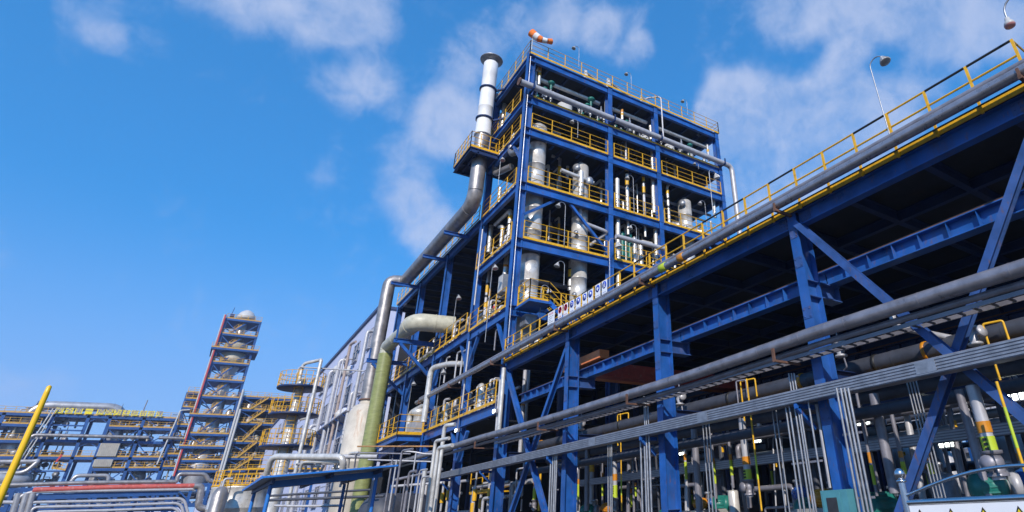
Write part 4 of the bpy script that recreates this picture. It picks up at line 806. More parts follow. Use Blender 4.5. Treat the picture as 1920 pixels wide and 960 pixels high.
def pump(c, r, ln, d, m, label, m2=GREY):
    r *= .8; ln *= .75
    t = Thing('pump_set', label, 'pump', 'pumps on the hall floor'); c = Vector(c); d = Vector(d).normalized()
    t.add('motor', MB().lathe(c, [(.02, -.02), (r * .5, -.01), (r * .85, .05), (r, .14), (r, .3), (r * .96, .31), (r * .96, ln * .5), (r, ln * .52), (r, ln * .6), (r * .5, ln * .7)], 24, d), m)
    mb = MB(); _, x, u = fr(d)
    for k in range(18): a = 2 * math.pi * k / 18; q = x * math.cos(a) + u * math.sin(a); mb.bar(c + d * .16 + q * r * 1.0, c + d * ln * .5 + q * r * 1.0, .012, .03)
    t.add('cooling_fins', mb, m); t.add('casing', MB().lathe(c + d * ln * .6, [(r * .4, 0), (r * .4, ln * .15), (r * .8, ln * .16), (r * .9, ln * .25), (r * .8, ln * .34), (r * .3, ln * .35)], 20, d), m2)
    t.add('flange', MB().lathe(c + d * ln * .72 + Vector((0, 0, r * .7)), [(r * .35, 0), (r * .35, .15), (r * .6, .16), (r * .6, .22), (r * .35, .23)], 16), GALV)
    t.add('plinth', MB().box(c.x - .5, c.x + .6, c.y - .1, c.y + 1.1, 0, c.z - r - .02), CONC); t.done()
for (u, v, y, r, ln, d, m, lab, m2) in ((1335, 947, 14.2, .33, 1.3, (.85, .5, 0), TEAL, 'green pump motor between the second and first hall columns', GREYL), (1818, 915, 9.6 + 2.0, .34, 1.2, (.8, .6, 0), TEAL, 'large green domed pump motor behind the warning board', GREYL), (1089, 958, 13.0, .28, 1.1, (.8, .6, 0), TEAL, 'green pump motor right of the third hall column', GREY),
     (1625, 955, 12.6, .42, 1.4, (.6, .8, 0), TEAL, 'large dark teal pump casing right of the first hall column', TEAL), (1490, 962, 12.6, .42, 1.4, (.8, .6, 0), TEAL, 'large dark teal pump casing left of the first hall column', TEAL), (1128, 952, 14.2, .22, 1.0, (.8, .6, 0), ORB, 'orange pump motor in the third hall bay', GREY), (1300, 945, 13.4, .2, .9, (.6, .8, 0), ORB, 'orange pump motor just right of the second hall column', BLUE), (1905, 905, 12.6, .3, 1.0, (.8, .6, 0), BLUE, 'blue pump motor at the right edge', GREY), (1520, 935, 12.2, .24, 1.0, (.8, .6, 0), ORB, 'orange coupling guard behind the conduits by the first column', BLUE), (1505, 925, 13.6, .25, 1.0, (-.8, .6, 0), BLUE, 'blue pump motor behind the conduits by the first column', BLUE)):
    pump(PY(u, v, y), r, ln, d, m, lab, m2)
for (u, v0, v1, y, r, m, lab) in ((1376, 918, 960, 14.0, .17, ALU, 'silver cylinder on the pump in the second bay'), (1769, 885, 930, 12.6, .28, GREY, 'grey upright filter pot behind the warning board')):
    p, q = vline((u, v0), (u, v1), y=y); t = drum((p.x, p.y), r, .3, p.z, m, lab, 'small upright pots', 20, 'vessel', 1, False, 'filter_pot'); t.done()
# vessels standing deep in the hall
for (x, y, r, z1, m, lab) in ((-19.5, 18.5, 1.0, 4.0, GREY, 'dark grey tank deep in the third hall bay'), (-13.6, 17.3, 1.1, 3.9, DARKP, 'dark tank with round manhole deep in the second hall bay'), (-16.5, 18.8, .9, 4.2, DARKP, 'dark tank deep behind the second hall column'), (-24, 18, 1.0, 4.0, GREY, 'dark grey tank deep in the farthest hall bay'), (-11, 19.2, .5, 3.4, GREY, 'slim grey tank deep behind the first hall column')):
    t = drum((x, y), r, .4, z1, m, lab, 'tanks deep in the hall', 28, 'tank', 2, False, 'tank'); 
    t.add('manhole', MB().lathe((x + r * .5, y - r * .8, 2.4), [(.3, 0), (.3, .15), (.38, .16), (.38, .22), (.02, .25)], 20, (.5, -.85, 0)), m)
    mb = MB(); 
    for k in range(3): a = k * 2.1; mb.bar((x + r * .7 * math.cos(a), y + r * .7 * math.sin(a), 0), (x + r * .7 * math.cos(a), y + r * .7 * math.sin(a), .6), .15)
    t.add('support_legs', mb, GREY); t.done()
ORD = ['first', 'second', 'third', 'fourth', 'fifth', 'sixth', 'seventh', 'eighth', 'ninth', 'tenth', 'eleventh', 'twelfth']
rnd = random.Random(5)
for bi, (x0, x1, nm) in enumerate(((-2, -8, 'cross braced hall bay'), (-8.6, -14, 'second hall bay from the right'), (-14.6, -20, 'third hall bay from the right'), (-20.6, -26, 'farthest hall bay'))):
    for row, (y, n, rn) in enumerate(((14.6, 10, 'middle'), (18.2, 9, 'deep'))):
        xs_ = sorted((x1 + (x0 - x1) * (k + rnd.uniform(.15, .85)) / n for k in range(n)), reverse=True)
        for k, x in enumerate(xs_):
            r = rnd.choice((.025, .035, .05, .06, .09)); m = rnd.choice((GREY, GREY, DARKP, GREYL)); zt_ = rnd.uniform(3.4, 4.8); mk = rnd.choice(((), (), (), [(.4, .45, O_), (.47, .6, Lm)], [(.3, .34, Y_)], ()))
            banded_pipe(f'{ORD[k]} upright pipe from the right in the {rn} row, {nm}', Vector((x, y + rnd.uniform(-.4, .4), zt_)), Vector((x, y, rnd.uniform(.4, 1.4))), r, m, mk, group='upright pipes deep in the hall', name='upright_pipe', hook=rnd.choice((None, [(0, .8, 0)], [(-.6, 0, 0)])), valve=r > .06)
    t = Thing('skid_piping', f'jumble of small valves and handwheels at floor level, {nm}', 'pipework', 'skid piping in the hall'); mb = MB(); vb = MB(); gb = MB(); tb = MB()
    for k in range(9):
        x = rnd.uniform(x1, x0); y = rnd.uniform(13, 19); z = rnd.uniform(.8, 2.6); l_ = rnd.uniform(.6, 2)
        mb.pipe([(x, y, .3), (x, y, z), (x - l_, y, z), (x - l_, y, z - .5)], rnd.uniform(.03, .08), 8, None, .5)
        vb.lathe((x, y, z * .6), [(.06, -.16), (.13, -.15), (.13, -.11), (.06, -.09), (.11, 0), (.06, .09), (.13, .11), (.13, .15), (.06, .16)], 10)
        (gb if k % 2 else tb).lathe((x, y - .2, z * .6), [(.12, 0), (.14, .01), (.14, .035), (.12, .045)], 14, (0, -1, 0)).lathe((x, y, z * .6), [(.025, 0), (.025, .22)], 8, (0, -1, 0))
    t.add('pipe_runs', mb, GREY); t.add('valve_bodies', vb, GREYL); t.add('green_handwheels', gb, TEAL); t.add('blue_handwheels', tb, BLUE); t.done()
# lit floodlights
def flood(p, w, label, k=3, d=(0, -1, 0)):
    t = Thing('floodlight', label, 'floodlight', 'lit floodlights'); p = Vector(p)
    t.add('housing', MB().box(p.x - w * .62, p.x + w * .62, p.y, p.y + .12, p.z - w * .32, p.z + w * .32).bar(p + Vector((0, .06, .1)), p + Vector((0, .06, .6)), .04), GREY)
    for i in range(k): x = p.x + w * (-.36 + .36 * i) if k > 1 else p.x; ww = w * (.11 if k > 1 else .42); t.add('lit_lens', MB().box(x - ww, x + ww, p.y - .02, p.y - .002, p.z - w * .24, p.z + w * .24), LAMPG)
    t.done()
for (u, v, y, w, lab) in ((1902, 741, 14, .42, 'lit three bar floodlight at the right edge behind the brace'), (1618, 789, 15, .42, 'lit three bar floodlight right of the first hall column'), (1775, 829, 17, .5, 'lit three bar floodlight in the middle of the cross braced bay'), (1419, 824, 17, .42, 'lit floodlight near the first hall column, second bay'), (1279, 848, 17, .4, 'lit floodlight right of the second hall column'), (1117, 860, 17, .4, 'lit floodlight in the third hall bay')):
    flood(PY(u, v, y), w, lab)
flood(PY(926, 771, 10.3), .28, 'single square floodlight on the lowest railed floor by the corner', 1); flood(PY(855, 807, 10.2), .28, 'single square floodlight under the railing left of the corner', 1)
# teal cabinet on the first column
p = PY(1568, 925, 10.1); t = Thing('control_cabinet', 'pale teal control cabinet in front of the first hall column', 'cabinet')
t.add('casing', MB().box(p.x - .3, p.x + .32, 10.0, 10.3, .6, p.z + .06), TEALP); t.add('door', MB().box(p.x - .26, p.x + .16, 9.985, 9.998, .65, p.z + .02), TEALP); t.add('display', MB().box(p.x - .16, p.x + .08, 9.97, 9.983, 1.25, p.z - .07), DARK)
t.add('stand', MB().box(p.x - .25, p.x - .2, 10.1, 10.2, 0, .6).box(p.x + .2, p.x + .25, 10.1, 10.2, 0, .6), GREY); t.done()

# ---------------------------------------------------------------- safety signs on the roof railing
def sign(x, z, kind, idx, lab, w=.34, h=.5, y=10.62):
    t = Thing('safety_sign', lab, 'sign', 'safety signs on the roof railing'); t.add('plate', MB().box(x - w / 2, x + w / 2, y, y + .012, z - h / 2, z + h / 2), SIGNW)
    r = w * .40; cz = z + h / 2 - r - .03; m = SIGNR if kind == 'r' else SIGNB; yy = y - .004
    if kind == 'r':
        t.add('ring', MB().lathe((x, y, cz), [(r * .78, .002), (r * .78, .006), (r, .006), (r, .002)], 28, (0, -1, 0)), m)
        t.add('slash', MB().bar((x - r * .6, y - .008, cz + r * .6), (x + r * .6, y - .008, cz - r * .6), .03, .006, (0, 1, 0)), m)
        t.add('symbol', MB().bar((x - r * .45, y - .003, cz - .02), (x + r * .4, y - .003, cz - .02), .03, .004, (0, 1, 0)).bar((x + r * .1, y - .003, cz), (x + r * .25, y - .003, cz + .07), .02, .004, (0, 1, 0)), BLK)
    elif kind == 'b':
        t.add('disc', MB().lathe((x, y, cz), [(r, .001), (r, .005), (.001, .0051)], 28, (0, -1, 0)), m); mb = MB(); q = y - .009
        if idx in (0, 1, 2, 3):
            mb.lathe((x, q + .004, cz + .01), [(r * .5, 0), (r * .5, .003), (.001, .0031)], 16, (0, -1, 0)); g2 = MB()
            if idx == 0: g2.box(x - r * .5, x + r * .5, q - .004, q - .001, cz, cz + r * .3)
            elif idx == 1: g2.lathe((x, q + .001, cz - r * .1), [(r * .3, 0), (r * .3, .004), (.001, .0041)], 12, (0, -1, 0))
            elif idx == 2: g2.box(x - r * .55, x + r * .55, q - .004, q - .001, cz - r * .02, cz + r * .08)
            else: g2.box(x - r * .3, x + r * .3, q - .004, q - .001, cz - r * .45, cz - r * .1)
            t.add('symbol_detail', g2, m)
        elif idx == 4: mb.box(x - r * .18, x + r * .18, q, q + .004, cz - r * .6, cz + r * .1); mb.bar((x - r * .5, q, cz - .02), (x, q, cz + r * .3), .04, .003, (0, 1, 0)).bar((x + r * .5, q, cz - .02), (x, q, cz + r * .3), .04, .003, (0, 1, 0))
        else:
            mb.lathe((x, q + .004, cz + r * .5), [(r * .16, 0), (r * .16, .003), (.001, .0031)], 12, (0, -1, 0)).bar((x, q, cz + r * .3), (x, q, cz - r * .1), .06, .003, (0, 1, 0))
            for s in (-1, 1): mb.bar((x, q, cz), (x + s * r * .3, q, cz - r * .7), .03, .003, (0, 1, 0)).bar((x, q, cz + r * .25), (x + s * r * .45, q, cz - r * .05), .025, .003, (0, 1, 0))
        t.add('symbol', mb, SIGNW)
    txt = (['禁止吸烟', '禁止烟火'] if kind == 'r' else ['必须戴防护眼镜', '必须戴防毒面具', '必须戴安全帽', '必须戴护耳器', '必须穿防护服', '必须系安全带'])[idx]
    cz2 = z - h / 2 + .055; t.add('caption', text_mesh(txt, .064 if kind == 'r' else .042, lambda a, b: (x + a, y - .003, cz2 + b)), m); t.done()
sp = [(1050, 586, 'r', 0, 'red ring no smoking sign, left of the two red ones on the railing'), (1060.5, 581, 'r', 1, 'red ring no open flames sign, right of the two red ones'), (1072, 575, 'b', 0, 'round blue goggles sign next to the red signs'), (1084, 569, 'b', 1, 'round blue gas mask sign, second of the blue ones'), (1096, 562, 'b', 2, 'round blue helmet sign, third of the blue ones'), (1107, 556, 'b', 3, 'round blue sign, fourth of the blue ones'), (1120.6, 546, 'b', 4, 'round blue sign with wide white figure, last but one'), (1133, 539, 'b', 5, 'round blue sign with standing figure at the right end')]
for (u, v, k, i, lab) in sp: p = PY(u, v, 10.62); sign(p.x, p.z + .02, k, i, lab, .36, .52)
p = PY(1034, 598, 10.62); t = Thing('notice_sheet', 'white notice sheet at the left end of the row of safety signs', 'sign'); t.add('plate', MB().box(p.x - .3, p.x + .3, 10.6, 10.612, p.z - .32, p.z + .32), SIGNW)
t.add('heading', text_mesh('安全须知', .1, lambda a, b: (p.x + a, 10.596, p.z + .22 + b)), SIGNR); mb = MB()
for k in range(5): mb.box(p.x - .22 + .03 * (k % 2), p.x + .2 - .1 * (k % 3), 10.594, 10.599, p.z + .1 - .08 * k, p.z + .115 - .08 * k)
t.add('text_lines', mb, GREY); t.done()
# stair from the roof deck up to the first tower floor
t = Thing('stair', 'blue sided stair with yellow handrails rising from the hall roof to the tower', 'stair'); a = Vector((-24.3, 12.9, 9.4)); b = Vector((-26.5, 12.9, 11.2))
a = Vector((-25.0, 15.6, 8.4)); b = Vector((-25.0, 12.2, 11.1))
t.add('stringers', MB().bar(a, b, .03, .25).bar(a + Vector((-.8, 0, 0)), b + Vector((-.8, 0, 0)), .03, .25).box(-26.6, -24.9, 11.1, 12.3, 10.95, 11.08), BLUE)
mb = MB()
for k in range(13): q = a.lerp(b, (k + .5) / 13); mb.box(q.x - .8, q.x, q.y - .12, q.y + .12, q.z - .01, q.z + .02)
t.add('treads', mb, DECK); t.add('handrails', rail([a, b, (-25.0, 11.15, 11.1), (-26.4, 11.15, 11.1)], 1.05, .9, .12), YEL); t.add('inner_handrail', rail([a + Vector((-.8, 0, 0)), b + Vector((-.8, 0, 0))], 1.05, .9, 0), YEL); t.done()
t = Thing('loop_pipe', 'fat silver pipe loop on the hall roof beside the tower corner', 'pipe'); p = PY(972, 640, 11.8)
t.add('pipe_run', MB().pipe([(p.x - .4, 12.0, 8.4), (p.x - .4, 12.0, 10.0), (p.x + .7, 12.6, 10.0), (p.x + .7, 12.6, 8.4)], .22, 14, .45, .6), ALU); t.add('cross_pipe', MB().pipe([(p.x - 1.2, 12.3, 9.1), (p.x + 1.8, 12.3, 9.1)], .15, 12, None, .5), ALU); t.done()
p = PY(980, 601, 11.6); t = Thing('equipment_box', 'pale grey box under the first tower floor beside the corner', 'box'); t.add('casing', MB().box(p.x - .35, p.x + .35, 11.6, 12.2, p.z - .25, p.z + .2), GALV); t.add('lid', MB().box(p.x - .38, p.x + .38, 11.57, 12.23, p.z + .203, p.z + .25), GREYL); t.done()

# ---------------------------------------------------------------- warning board in the right foreground
bx0, bx1, by = -3.16, -1.3, 5.0
t = Thing('warning_board', 'white warning board with steel tube frame and arched top at the lower right', 'notice board')
for x in (bx0, bx1):
    c = t.add('post', MB().tube([(x, by, 0), (x, by, 1.72)], .03, 16).lathe((x, by, 1.72), [(.03, 0), (.045, .005), (.045, .02), (.02, .03)], 16), STEEL); t.add('ball_finial', MB().sph((x, by, 1.79), .048, 18), STEEL, c)
n = 24; arc = [Vector((bx0 + .03 + (bx1 - bx0 - .06) * k / n, by, 1.62 + .16 * math.sin(math.pi * k / n))) for k in range(n + 1)]
t.add('arch', MB().tube(arc, .014, 10), STEEL); t.add('frame', MB().tube([(bx0, by, 1.565), (bx1, by, 1.565)], .024, 14).tube([(bx0, by, .72), (bx1, by, .72)], .024, 14), STEEL)
t.add('panel', MB().box(bx0 + .03, bx1 - .03, by - .012, by + .012, .745, 1.54), SIGNW)
for k, uu in enumerate((1724, 1782, 1843, 1910)):
    x = PY(uu, 948, 5.0).x; z = 1.512; s = .2; y = by - .014
    def tri(s_, yy, zo): return MB().add([(x - s_ / 2, yy, zo - s_ * .866), (x + s_ / 2, yy, zo - s_ * .866), (x, yy, zo), (x - s_ / 2, yy + .002, zo - s_ * .866), (x + s_ / 2, yy + .002, zo - s_ * .866), (x, yy + .002, zo)], [(0, 1, 2), (5, 4, 3), (0, 3, 4, 1), (1, 4, 5, 2), (2, 5, 3, 0)])
    c = t.add('warning_triangle', tri(s, y - .003, z), BLK); t.add('triangle_face', tri(s * .84, y - .007, z - s * .105), SIGNY, c)
    mb = MB().box(x - .01, x + .01, y - .012, y - .0095, z - s * .62, z - s * .3).box(x - .011, x + .011, y - .012, y - .0095, z - s * .76, z - s * .68)
    t.add('symbol', mb, BLK, c)
t.done()

# ================================================================ LEFT SIDE, MIDDLE DISTANCE
# silver and grey pipes of the lower frame beyond the corner
t = Thing('bent_pipe', 'fat silver pipe elbow under the railed floor left of the corner', 'pipe', 'silver elbows by the lower frame'); p = PY(801, 745, 10.3); q = PY(806, 692, 10.3)
t.add('pipe_run', MB().pipe([(p.x, 10.3, 6.9), (p.x, 10.3, q.z), (p.x + 1.6, 10.9, q.z), (p.x + 3.2, 11.4, q.z - .3)], .17, 16, .45, .9), ALU); t.done()
for (u0, v0, v1, y, r, lab, hk, m) in ((770, 775, 828, 11.2, .2, 'silver bend above the balcony floor, left one', [(2.2, .4, .3)], ALU), (783, 785, 828, 11.3, .16, 'silver bend above the balcony floor, right one', [(1.5, .4, .1)], ALU), (820, 762, 800, 11.4, .2, 'silver vessel pipe behind the lower railing', None, ALU), (904, 723, 780, 11.4, .16, 'silver elbow pipe behind the lower railing near the corner', [(-1.4, .4, .2)], ALU), (840, 755, 805, 11.3, .12, 'thin silver riser behind the lower railing', None, ALU),
        (945, 690, 808, 10.5, .1, 'silver pipe running down beside the corner column', None, ALU), (938, 712, 808, 10.5, .05, 'thin grey conduit beside the silver corner pipe', None, GREYL), (722, 765, 800, 10.5, .08, 'light blue pipe beside the green pipe', None, ALU),
        (905, 430, 560, 10.5, .045, 'long grey conduit down the left tower column', None, GREYL), (880, 640, 760, 10.5, .045, 'long grey conduit continuing down the left tower column', None, GREYL),
        (838, 672, 715, 11.0, .05, 'thin hooked pipe in the lower frame, first', [(.5, 0, 0)], GREYL), (858, 662, 712, 11.0, .05, 'thin hooked pipe in the lower frame, second', [(.5, 0, 0)], GREYL), (868, 660, 715, 11.0, .05, 'thin hooked pipe in the lower frame, third', [(.5, 0, 0)], GREYL), (930, 620, 655, 11.0, .04, 'thin hooked pipe just left of the corner column', [(.6, 0, 0)], GREY), (745, 730, 790, 11.6, .05, 'thin upright pipe behind the balcony', None, GREYL)):
    p = PY(u0, v0, y); q = PY(u0, v1, y); banded_pipe(lab, Vector((p.x, y, p.z)), Vector((p.x, y, q.z)), r, m, (), group='pipes of the lower frame', hook=hk)
t = Thing('platform_machine', 'grey boxed machine standing on the balcony behind yellow rails', 'machine'); p = PY(778, 815, 10.9); t.add('casing', MB().box(p.x - 1.0, p.x + .9, 10.6, 11.5, 6.5, 7.4), GREYL); t.add('top_duct', MB().lathe((p.x, 11, 7.4), [(.35, 0), (.35, .4), (.5, .5), (.5, .8), (.01, .85)], 18), ALU); t.done()
rnd = random.Random(11)
for fi, (x0, x1, z, lab) in enumerate(((-32.8, -38.6, 6.6, 'pipes and valves on the lowest railed floor'), (-39, -44.8, 11.5, 'pipework behind the upper railing above the green pipe'), (-33, -38.5, 11.5, 'pipework behind the upper railing by the tower'), (-33, -44, .4, 'dense pipework at ground level under the lower frame'), (-45, -51, .4, 'dense pipework at ground level near the rusty tank'), (-27.5, -32, .4, 'dense pipework at ground level by the tower corner'))):
    t = Thing('frame_piping', lab, 'pipework', 'pipework of the lower frame'); mb = MB(); vb = MB(); yb = MB(); hgt = 3.2 if z < 1 else 1.6
    for k in range(4): yy = rnd.uniform(11.2, 13); zz2 = z + rnd.uniform(.3, hgt); mb.pipe([(x0, yy, zz2), (x1, yy, zz2)], rnd.uniform(.05, .13), 8, None, .9)
    for k in range(12):
        x = rnd.uniform(x1, x0); y = rnd.uniform(11.1, 12.8); h = rnd.uniform(.5, 1) * (hgt + .6); mb.pipe([(x, y, z), (x, y, z + h), (x + rnd.choice((-1, 1)) * rnd.uniform(.3, 1), y + .2, z + h)], rnd.uniform(.04, .1), 8, None, .8)
        vb.lathe((x, y, z + h * .4), [(.06, -.16), (.13, -.15), (.13, -.11), (.06, -.09), (.11, 0), (.06, .09), (.13, .11), (.13, .15), (.06, .16)], 10)
        if k % 3 == 0: yb.tube([(x, y, z + h * .6), (x, y, z + h * .75)], .11, 10)
    t.add('pipe_runs', mb, GREYL); t.add('valve_bodies', vb, ALU); t.add('yellow_bands', yb, YEL); t.done()
# yellow access platform low in the tower base, seen between the columns
t = Thing('access_platform', 'small yellow railed access platform under the cable tray near the corner', 'platform'); p = PY(905, 905, 12.2)
t.add('deck', MB().box(p.x - 1.2, p.x + 1.3, 12, 13.2, p.z - .5, p.z - .44), YEL); t.add('railing', rail([(p.x - 1.2, 12, p.z - .44), (p.x + 1.3, 12, p.z - .44)], 1.0, .8, .1), YEL); t.add('legs', MB().bar((p.x - 1.1, 12.1, 0), (p.x - 1.1, 12.1, p.z - .5), .1).bar((p.x + 1.2, 12.1, 0), (p.x + 1.2, 12.1, p.z - .5), .1), BLUE); t.done()
# tangle of thin pipes between shed and hall; measured on a line about 20-28 m away
DP = [((822, 840), (812, 960), 22, .075, ALU, [(1.0, .2, 0)], 'bright silver pipe with bent top right of the shed'), ((817, 827), (809, 905), 23, .07, ALU, [(1.0, .2, 0)], 'second silver bent top pipe right of the shed'), ((797, 880), (790, 960), 22, .09, ALU, None, 'silver pipe with yellow band right of the shed'), ((834, 798), (828, 830), 26, .09, ALU, [(.5, .3, 0)], 'short thick silver bend above the two bent top pipes'),
      ((780, 850), (777, 900), 23, .03, GREYL, None, 'thin grey pipe standing behind the shed end'), ((787, 882), (778, 960), 20, .03, GREYL, [(.5, .1, 0)], 'pair of thin hooked pipes right of the shed, left one'), ((791, 895), (783, 960), 20, .03, GREYL, [(.5, .1, 0)], 'pair of thin hooked pipes right of the shed, right one'), ((768, 885), (755, 960), 20, .05, GREY, [(.4, .1, 0)], 'grey hooked pipe close to the shed post'), ((754, 845), (750, 900), 22, .04, GREY, [(.7, .2, 0)], 'grey hooked pipe above the shed end'),
      ((744, 862), (735, 960), 24, .035, GREYL, None, 'thin upright pipe just behind the shed post'), ((760, 900), (757, 960), 24, .03, GREY, None, 'rusty thin upright pipe right of the shed post'), ((736, 860), (728, 960), 25, .035, GREY, None, 'thin grey pipe crossing behind the shed post'), ((700, 900), (690, 960), 22, .05, GREYL, None, 'light pipe under the shed roof, right end'), ((655, 895), (645, 960), 22, .03, GREY, None, 'thin pipe under the shed roof, middle')]
for (a, b, dd, r, m, hk, lab) in DP:
    p = PD(*a, dd); q = PD(b[0], b[1], dd); banded_pipe(lab, Vector((p.x, p.y, p.z)), Vector((p.x, p.y, 0.1)), r, m, [(.45, .5, O_)] if 'yellow band' in lab else (), group='thin pipes beside the shed', hook=hk)
HR = [([(670, 837), (817, 837)], 27, .035, mat('dull_orange_pipe', (.40, .20, .07), .5, 0, .2, 4), 'orange brown pipe running level above the shed roof'), ([(664, 880), (668, 850), (675, 849), (770, 851)], 27, .035, GREY, 'thin grey pipe running level above the shed'), ([(756, 846), (775, 847), (800, 852), (830, 850)], 26, .04, GREYL, 'short light pipe level with the tray end'), ([(560, 858), (655, 856), (708, 856)], 33, .12, GREYL, 'thick light grey pipe level behind the green pipe foot'), ([(690, 862), (820, 866)], 27, .035, GREYL, 'thin pale pipe just over the shed roof'), ([(740, 900), (830, 880)], 26, .06, GREY, 'grey pipe sloping toward the hall'), ([(735, 912), (830, 905)], 26, .06, GREYL, 'pale pipe below the tray end'), ([(515, 948), (560, 949), (645, 948)], 24, .05, GREYL, 'pale pipe under the shed roof'), ([(500, 930), (700, 918)], 26, .05, DARKP, 'dark pipe under the shed roof, upper'), ([(500, 938), (720, 930)], 25, .06, DARKP, 'dark pipe under the shed roof, lower')]
for (pp, dd, r, m, lab) in HR:
    solo('level_pipe', MB().pipe([PD(u, v, dd) for u, v in pp], r, 10, .3, 2.0), m, lab, 'pipe', 'level pipes around the shed')
t = Thing('pipe_portal', 'silver pipe portal standing over the shed roof by the round column', 'pipe'); 
t.add('pipe_run', MB().pipe([PD(495, 905, 33), PD(510, 856, 33), PD(645, 857, 31), PD(641, 890, 31)], .17, 14, .5, 1.4), ALU); t.add('branch', MB().pipe([PD(560, 893, 32), PD(567, 866, 32), PD(640, 866, 31.2)], .08, 12, .3, 1.4), ALU); t.done()
for i, (u0, v0, v1) in enumerate(((598, 860, 905), (575, 864, 900), (630, 862, 890), (655, 850, 890))):
    p = PD(u0, v0, 33); solo('pipe_stub', MB().pipe([p + Vector((.5, .4, 0)), p, PD(u0 - 4, v1, 33)], .07, 10), ALU, f'silver pipe stub with bend over the shed roof, {ORD[i]} from the round column', 'pipe', 'silver stubs over the shed')
# valves and pipes around x 560..640 : manifold
t = Thing('valve_manifold', 'grey valve manifold with flanges above the shed roof', 'pipe manifold'); c = PD(600, 880, 33); mb = MB(); rnd = random.Random(3)
for k in range(5): a = c + Vector((rnd.uniform(-1, 1), rnd.uniform(-1.2, 1.2), rnd.uniform(-.5, .5))); mb.pipe([a, a + Vector((0, rnd.uniform(.6, 1.6), 0)), a + Vector((0, rnd.uniform(.6, 1.6), -.8))], .07, 10, None, .5)
t.add('pipe_runs', mb, GREYL); mb = MB()
for k in range(4): mb.lathe(c + Vector((rnd.uniform(-1, 1), rnd.uniform(-1.2, 1.2), rnd.uniform(-.4, .4))), [(.08, -.2), (.18, -.19), (.18, -.14), (.1, -.1), (.16, 0), (.1, .1), (.18, .14), (.18, .19), (.08, .2)], 12)
t.add('valve_bodies', mb, ALU); t.done()
# open shed
t = Thing('open_shed', 'low open shed with grey lean to roof and bright blue edges', 'shed'); a0, a1, b0, b1 = -29.2, -22.0, 1.72, 5.45
def rz(y, o=0): return 2.98 + (y - b0) * .088 + o
mb = MB(); mb.add([(a0, b0, rz(b0)), (a1, b0, rz(b0)), (a1, b1, rz(b1)), (a0, b1, rz(b1)), (a0, b0, rz(b0, .05)), (a1, b0, rz(b0, .05)), (a1, b1, rz(b1, .05)), (a0, b1, rz(b1, .05))], [(0, 3, 2, 1), (4, 5, 6, 7), (0, 1, 5, 4), (1, 2, 6, 5), (2, 3, 7, 6), (3, 0, 4, 7)])
for k in range(17): y = b0 + .12 + k * .215; mb.bar((a0 + .02, y, rz(y, .065)), (a1 - .02, y, rz(y, .065)), .05, .03)
cyan = mat('bright_blue_trim', (.02, .17, .55), .4)
t.add('roof_sheet', mb, GREYL); t.add('edge_trim', MB().bar((a1 + .02, b0 - .02, rz(b0, .03)), (a1 + .02, b1 + .02, rz(b1, .03)), .03, .05).bar((a0, b0 - .03, rz(b0, .03)), (a1, b0 - .03, rz(b0, .03)), .03, .08), cyan)
t.add('eave_beam', MB().bar((a1 - 1.3, b0 + .35, rz(b0 + .35, -.13)), (a1 - 1.3, b1 - .15, rz(b1 - .15, -.13)), .1, .2), cyan); t.add('rafters', MB().bar((a0 + .3, b0 + .3, rz(b0, -.06)), (a1 - .3, b0 + .3, rz(b0, -.06)), .08, .12).bar((a0 + .3, b1 - .4, rz(b1, -.1)), (a1 - .3, b1 - .4, rz(b1, -.1)), .08, .12).bar((a0 + .3, 3.6, rz(3.6, -.06)), (a1 - .3, 3.6, rz(3.6, -.06)), .08, .12), BLUE_SHADED)
for x in (a1 - 1.3, a0 + .5):
    for y in (b0 + .35, b1 - .3): t.add('post', MB().tube([(x, y, 0), (x, y, rz(y, -.12))], .06, 10), cyan)
t.done()
t = Thing('horizontal_tank', 'dark horizontal tank with domed end beyond the shed posts', 'tank'); p = PD(722, 962, 27)
t.add('shell', MB().lathe((p.x, p.y, p.z - .2), [(.01, -1.2), (.6, -1.1), (.95, -.8), (1.05, -.3), (1.05, 2), (.95, 2.5), (.6, 2.8), (.01, 2.9)], 28, (-.5, .86, 0)), DARKP); t.add('saddles', MB().box(p.x - .6, p.x + .6, p.y - .3, p.y + .3, 0, p.z - .7), CONC); t.done()
# column with round platforms
cx, cy = -54.4, 5.2
t = Thing('round_platform_column', 'slim silver column with three round yellow railed platforms and ladder', 'column tower')
t.add('shell', MB().lathe((cx, cy, 0), [(.5, 0), (.5, 7.2), (.42, 7.5), (.36, 9.4), (.30, 9.6), (.30, 12.1), (.2, 12.3), (.01, 12.35)], 24), ALU)
for (z, r, y2) in ((11.45, 1.6, 5.1), (9.4, 1.7, 5.2), (7.1, 1.75, 5.3)):
    c = t.add('round_deck', MB().lathe((cx, cy, z), [(.45, -.02), (r, -.02), (r + .02, .0), (r + .02, .12), (.45, .12)], 36), BLUE_SHADED)
    n = 20; mb = MB()
    for k in range(n): a = 2 * math.pi * k / n; mb.bar((cx + r * math.cos(a), cy + r * math.sin(a), z + .1), (cx + r * math.cos(a), cy + r * math.sin(a), z + 1.2), .045)
    for h in (1.2, .85, .5): mb.tube([(cx + r * math.cos(2 * math.pi * k / 32), cy + r * math.sin(2 * math.pi * k / 32), z + h) for k in range(33)], .02, 6, False)
    t.add('railing', mb, YEL, c)
mb = MB(); lx, ly = cx + .75, cy - .2
for s in (-.28, .28): mb.bar((lx, ly + s, 5), (lx, ly + s, 12.6), .05)
for k in range(25): mb.bar((lx, ly - .28, 5.1 + .3 * k), (lx, ly + .28, 5.1 + .3 * k), .025)
for k in range(9):
    z = 7.9 + .5 * k
    if z < 12.6: mb.tube([(lx + .35 * math.sin(a) * 1.6, ly - .35 * math.cos(a), z) for a in (0, .5, 1, 1.57, 2.1, 2.6, 3.14)], .015, 5, False)
t.add('ladder', mb, YEL)
t.done()
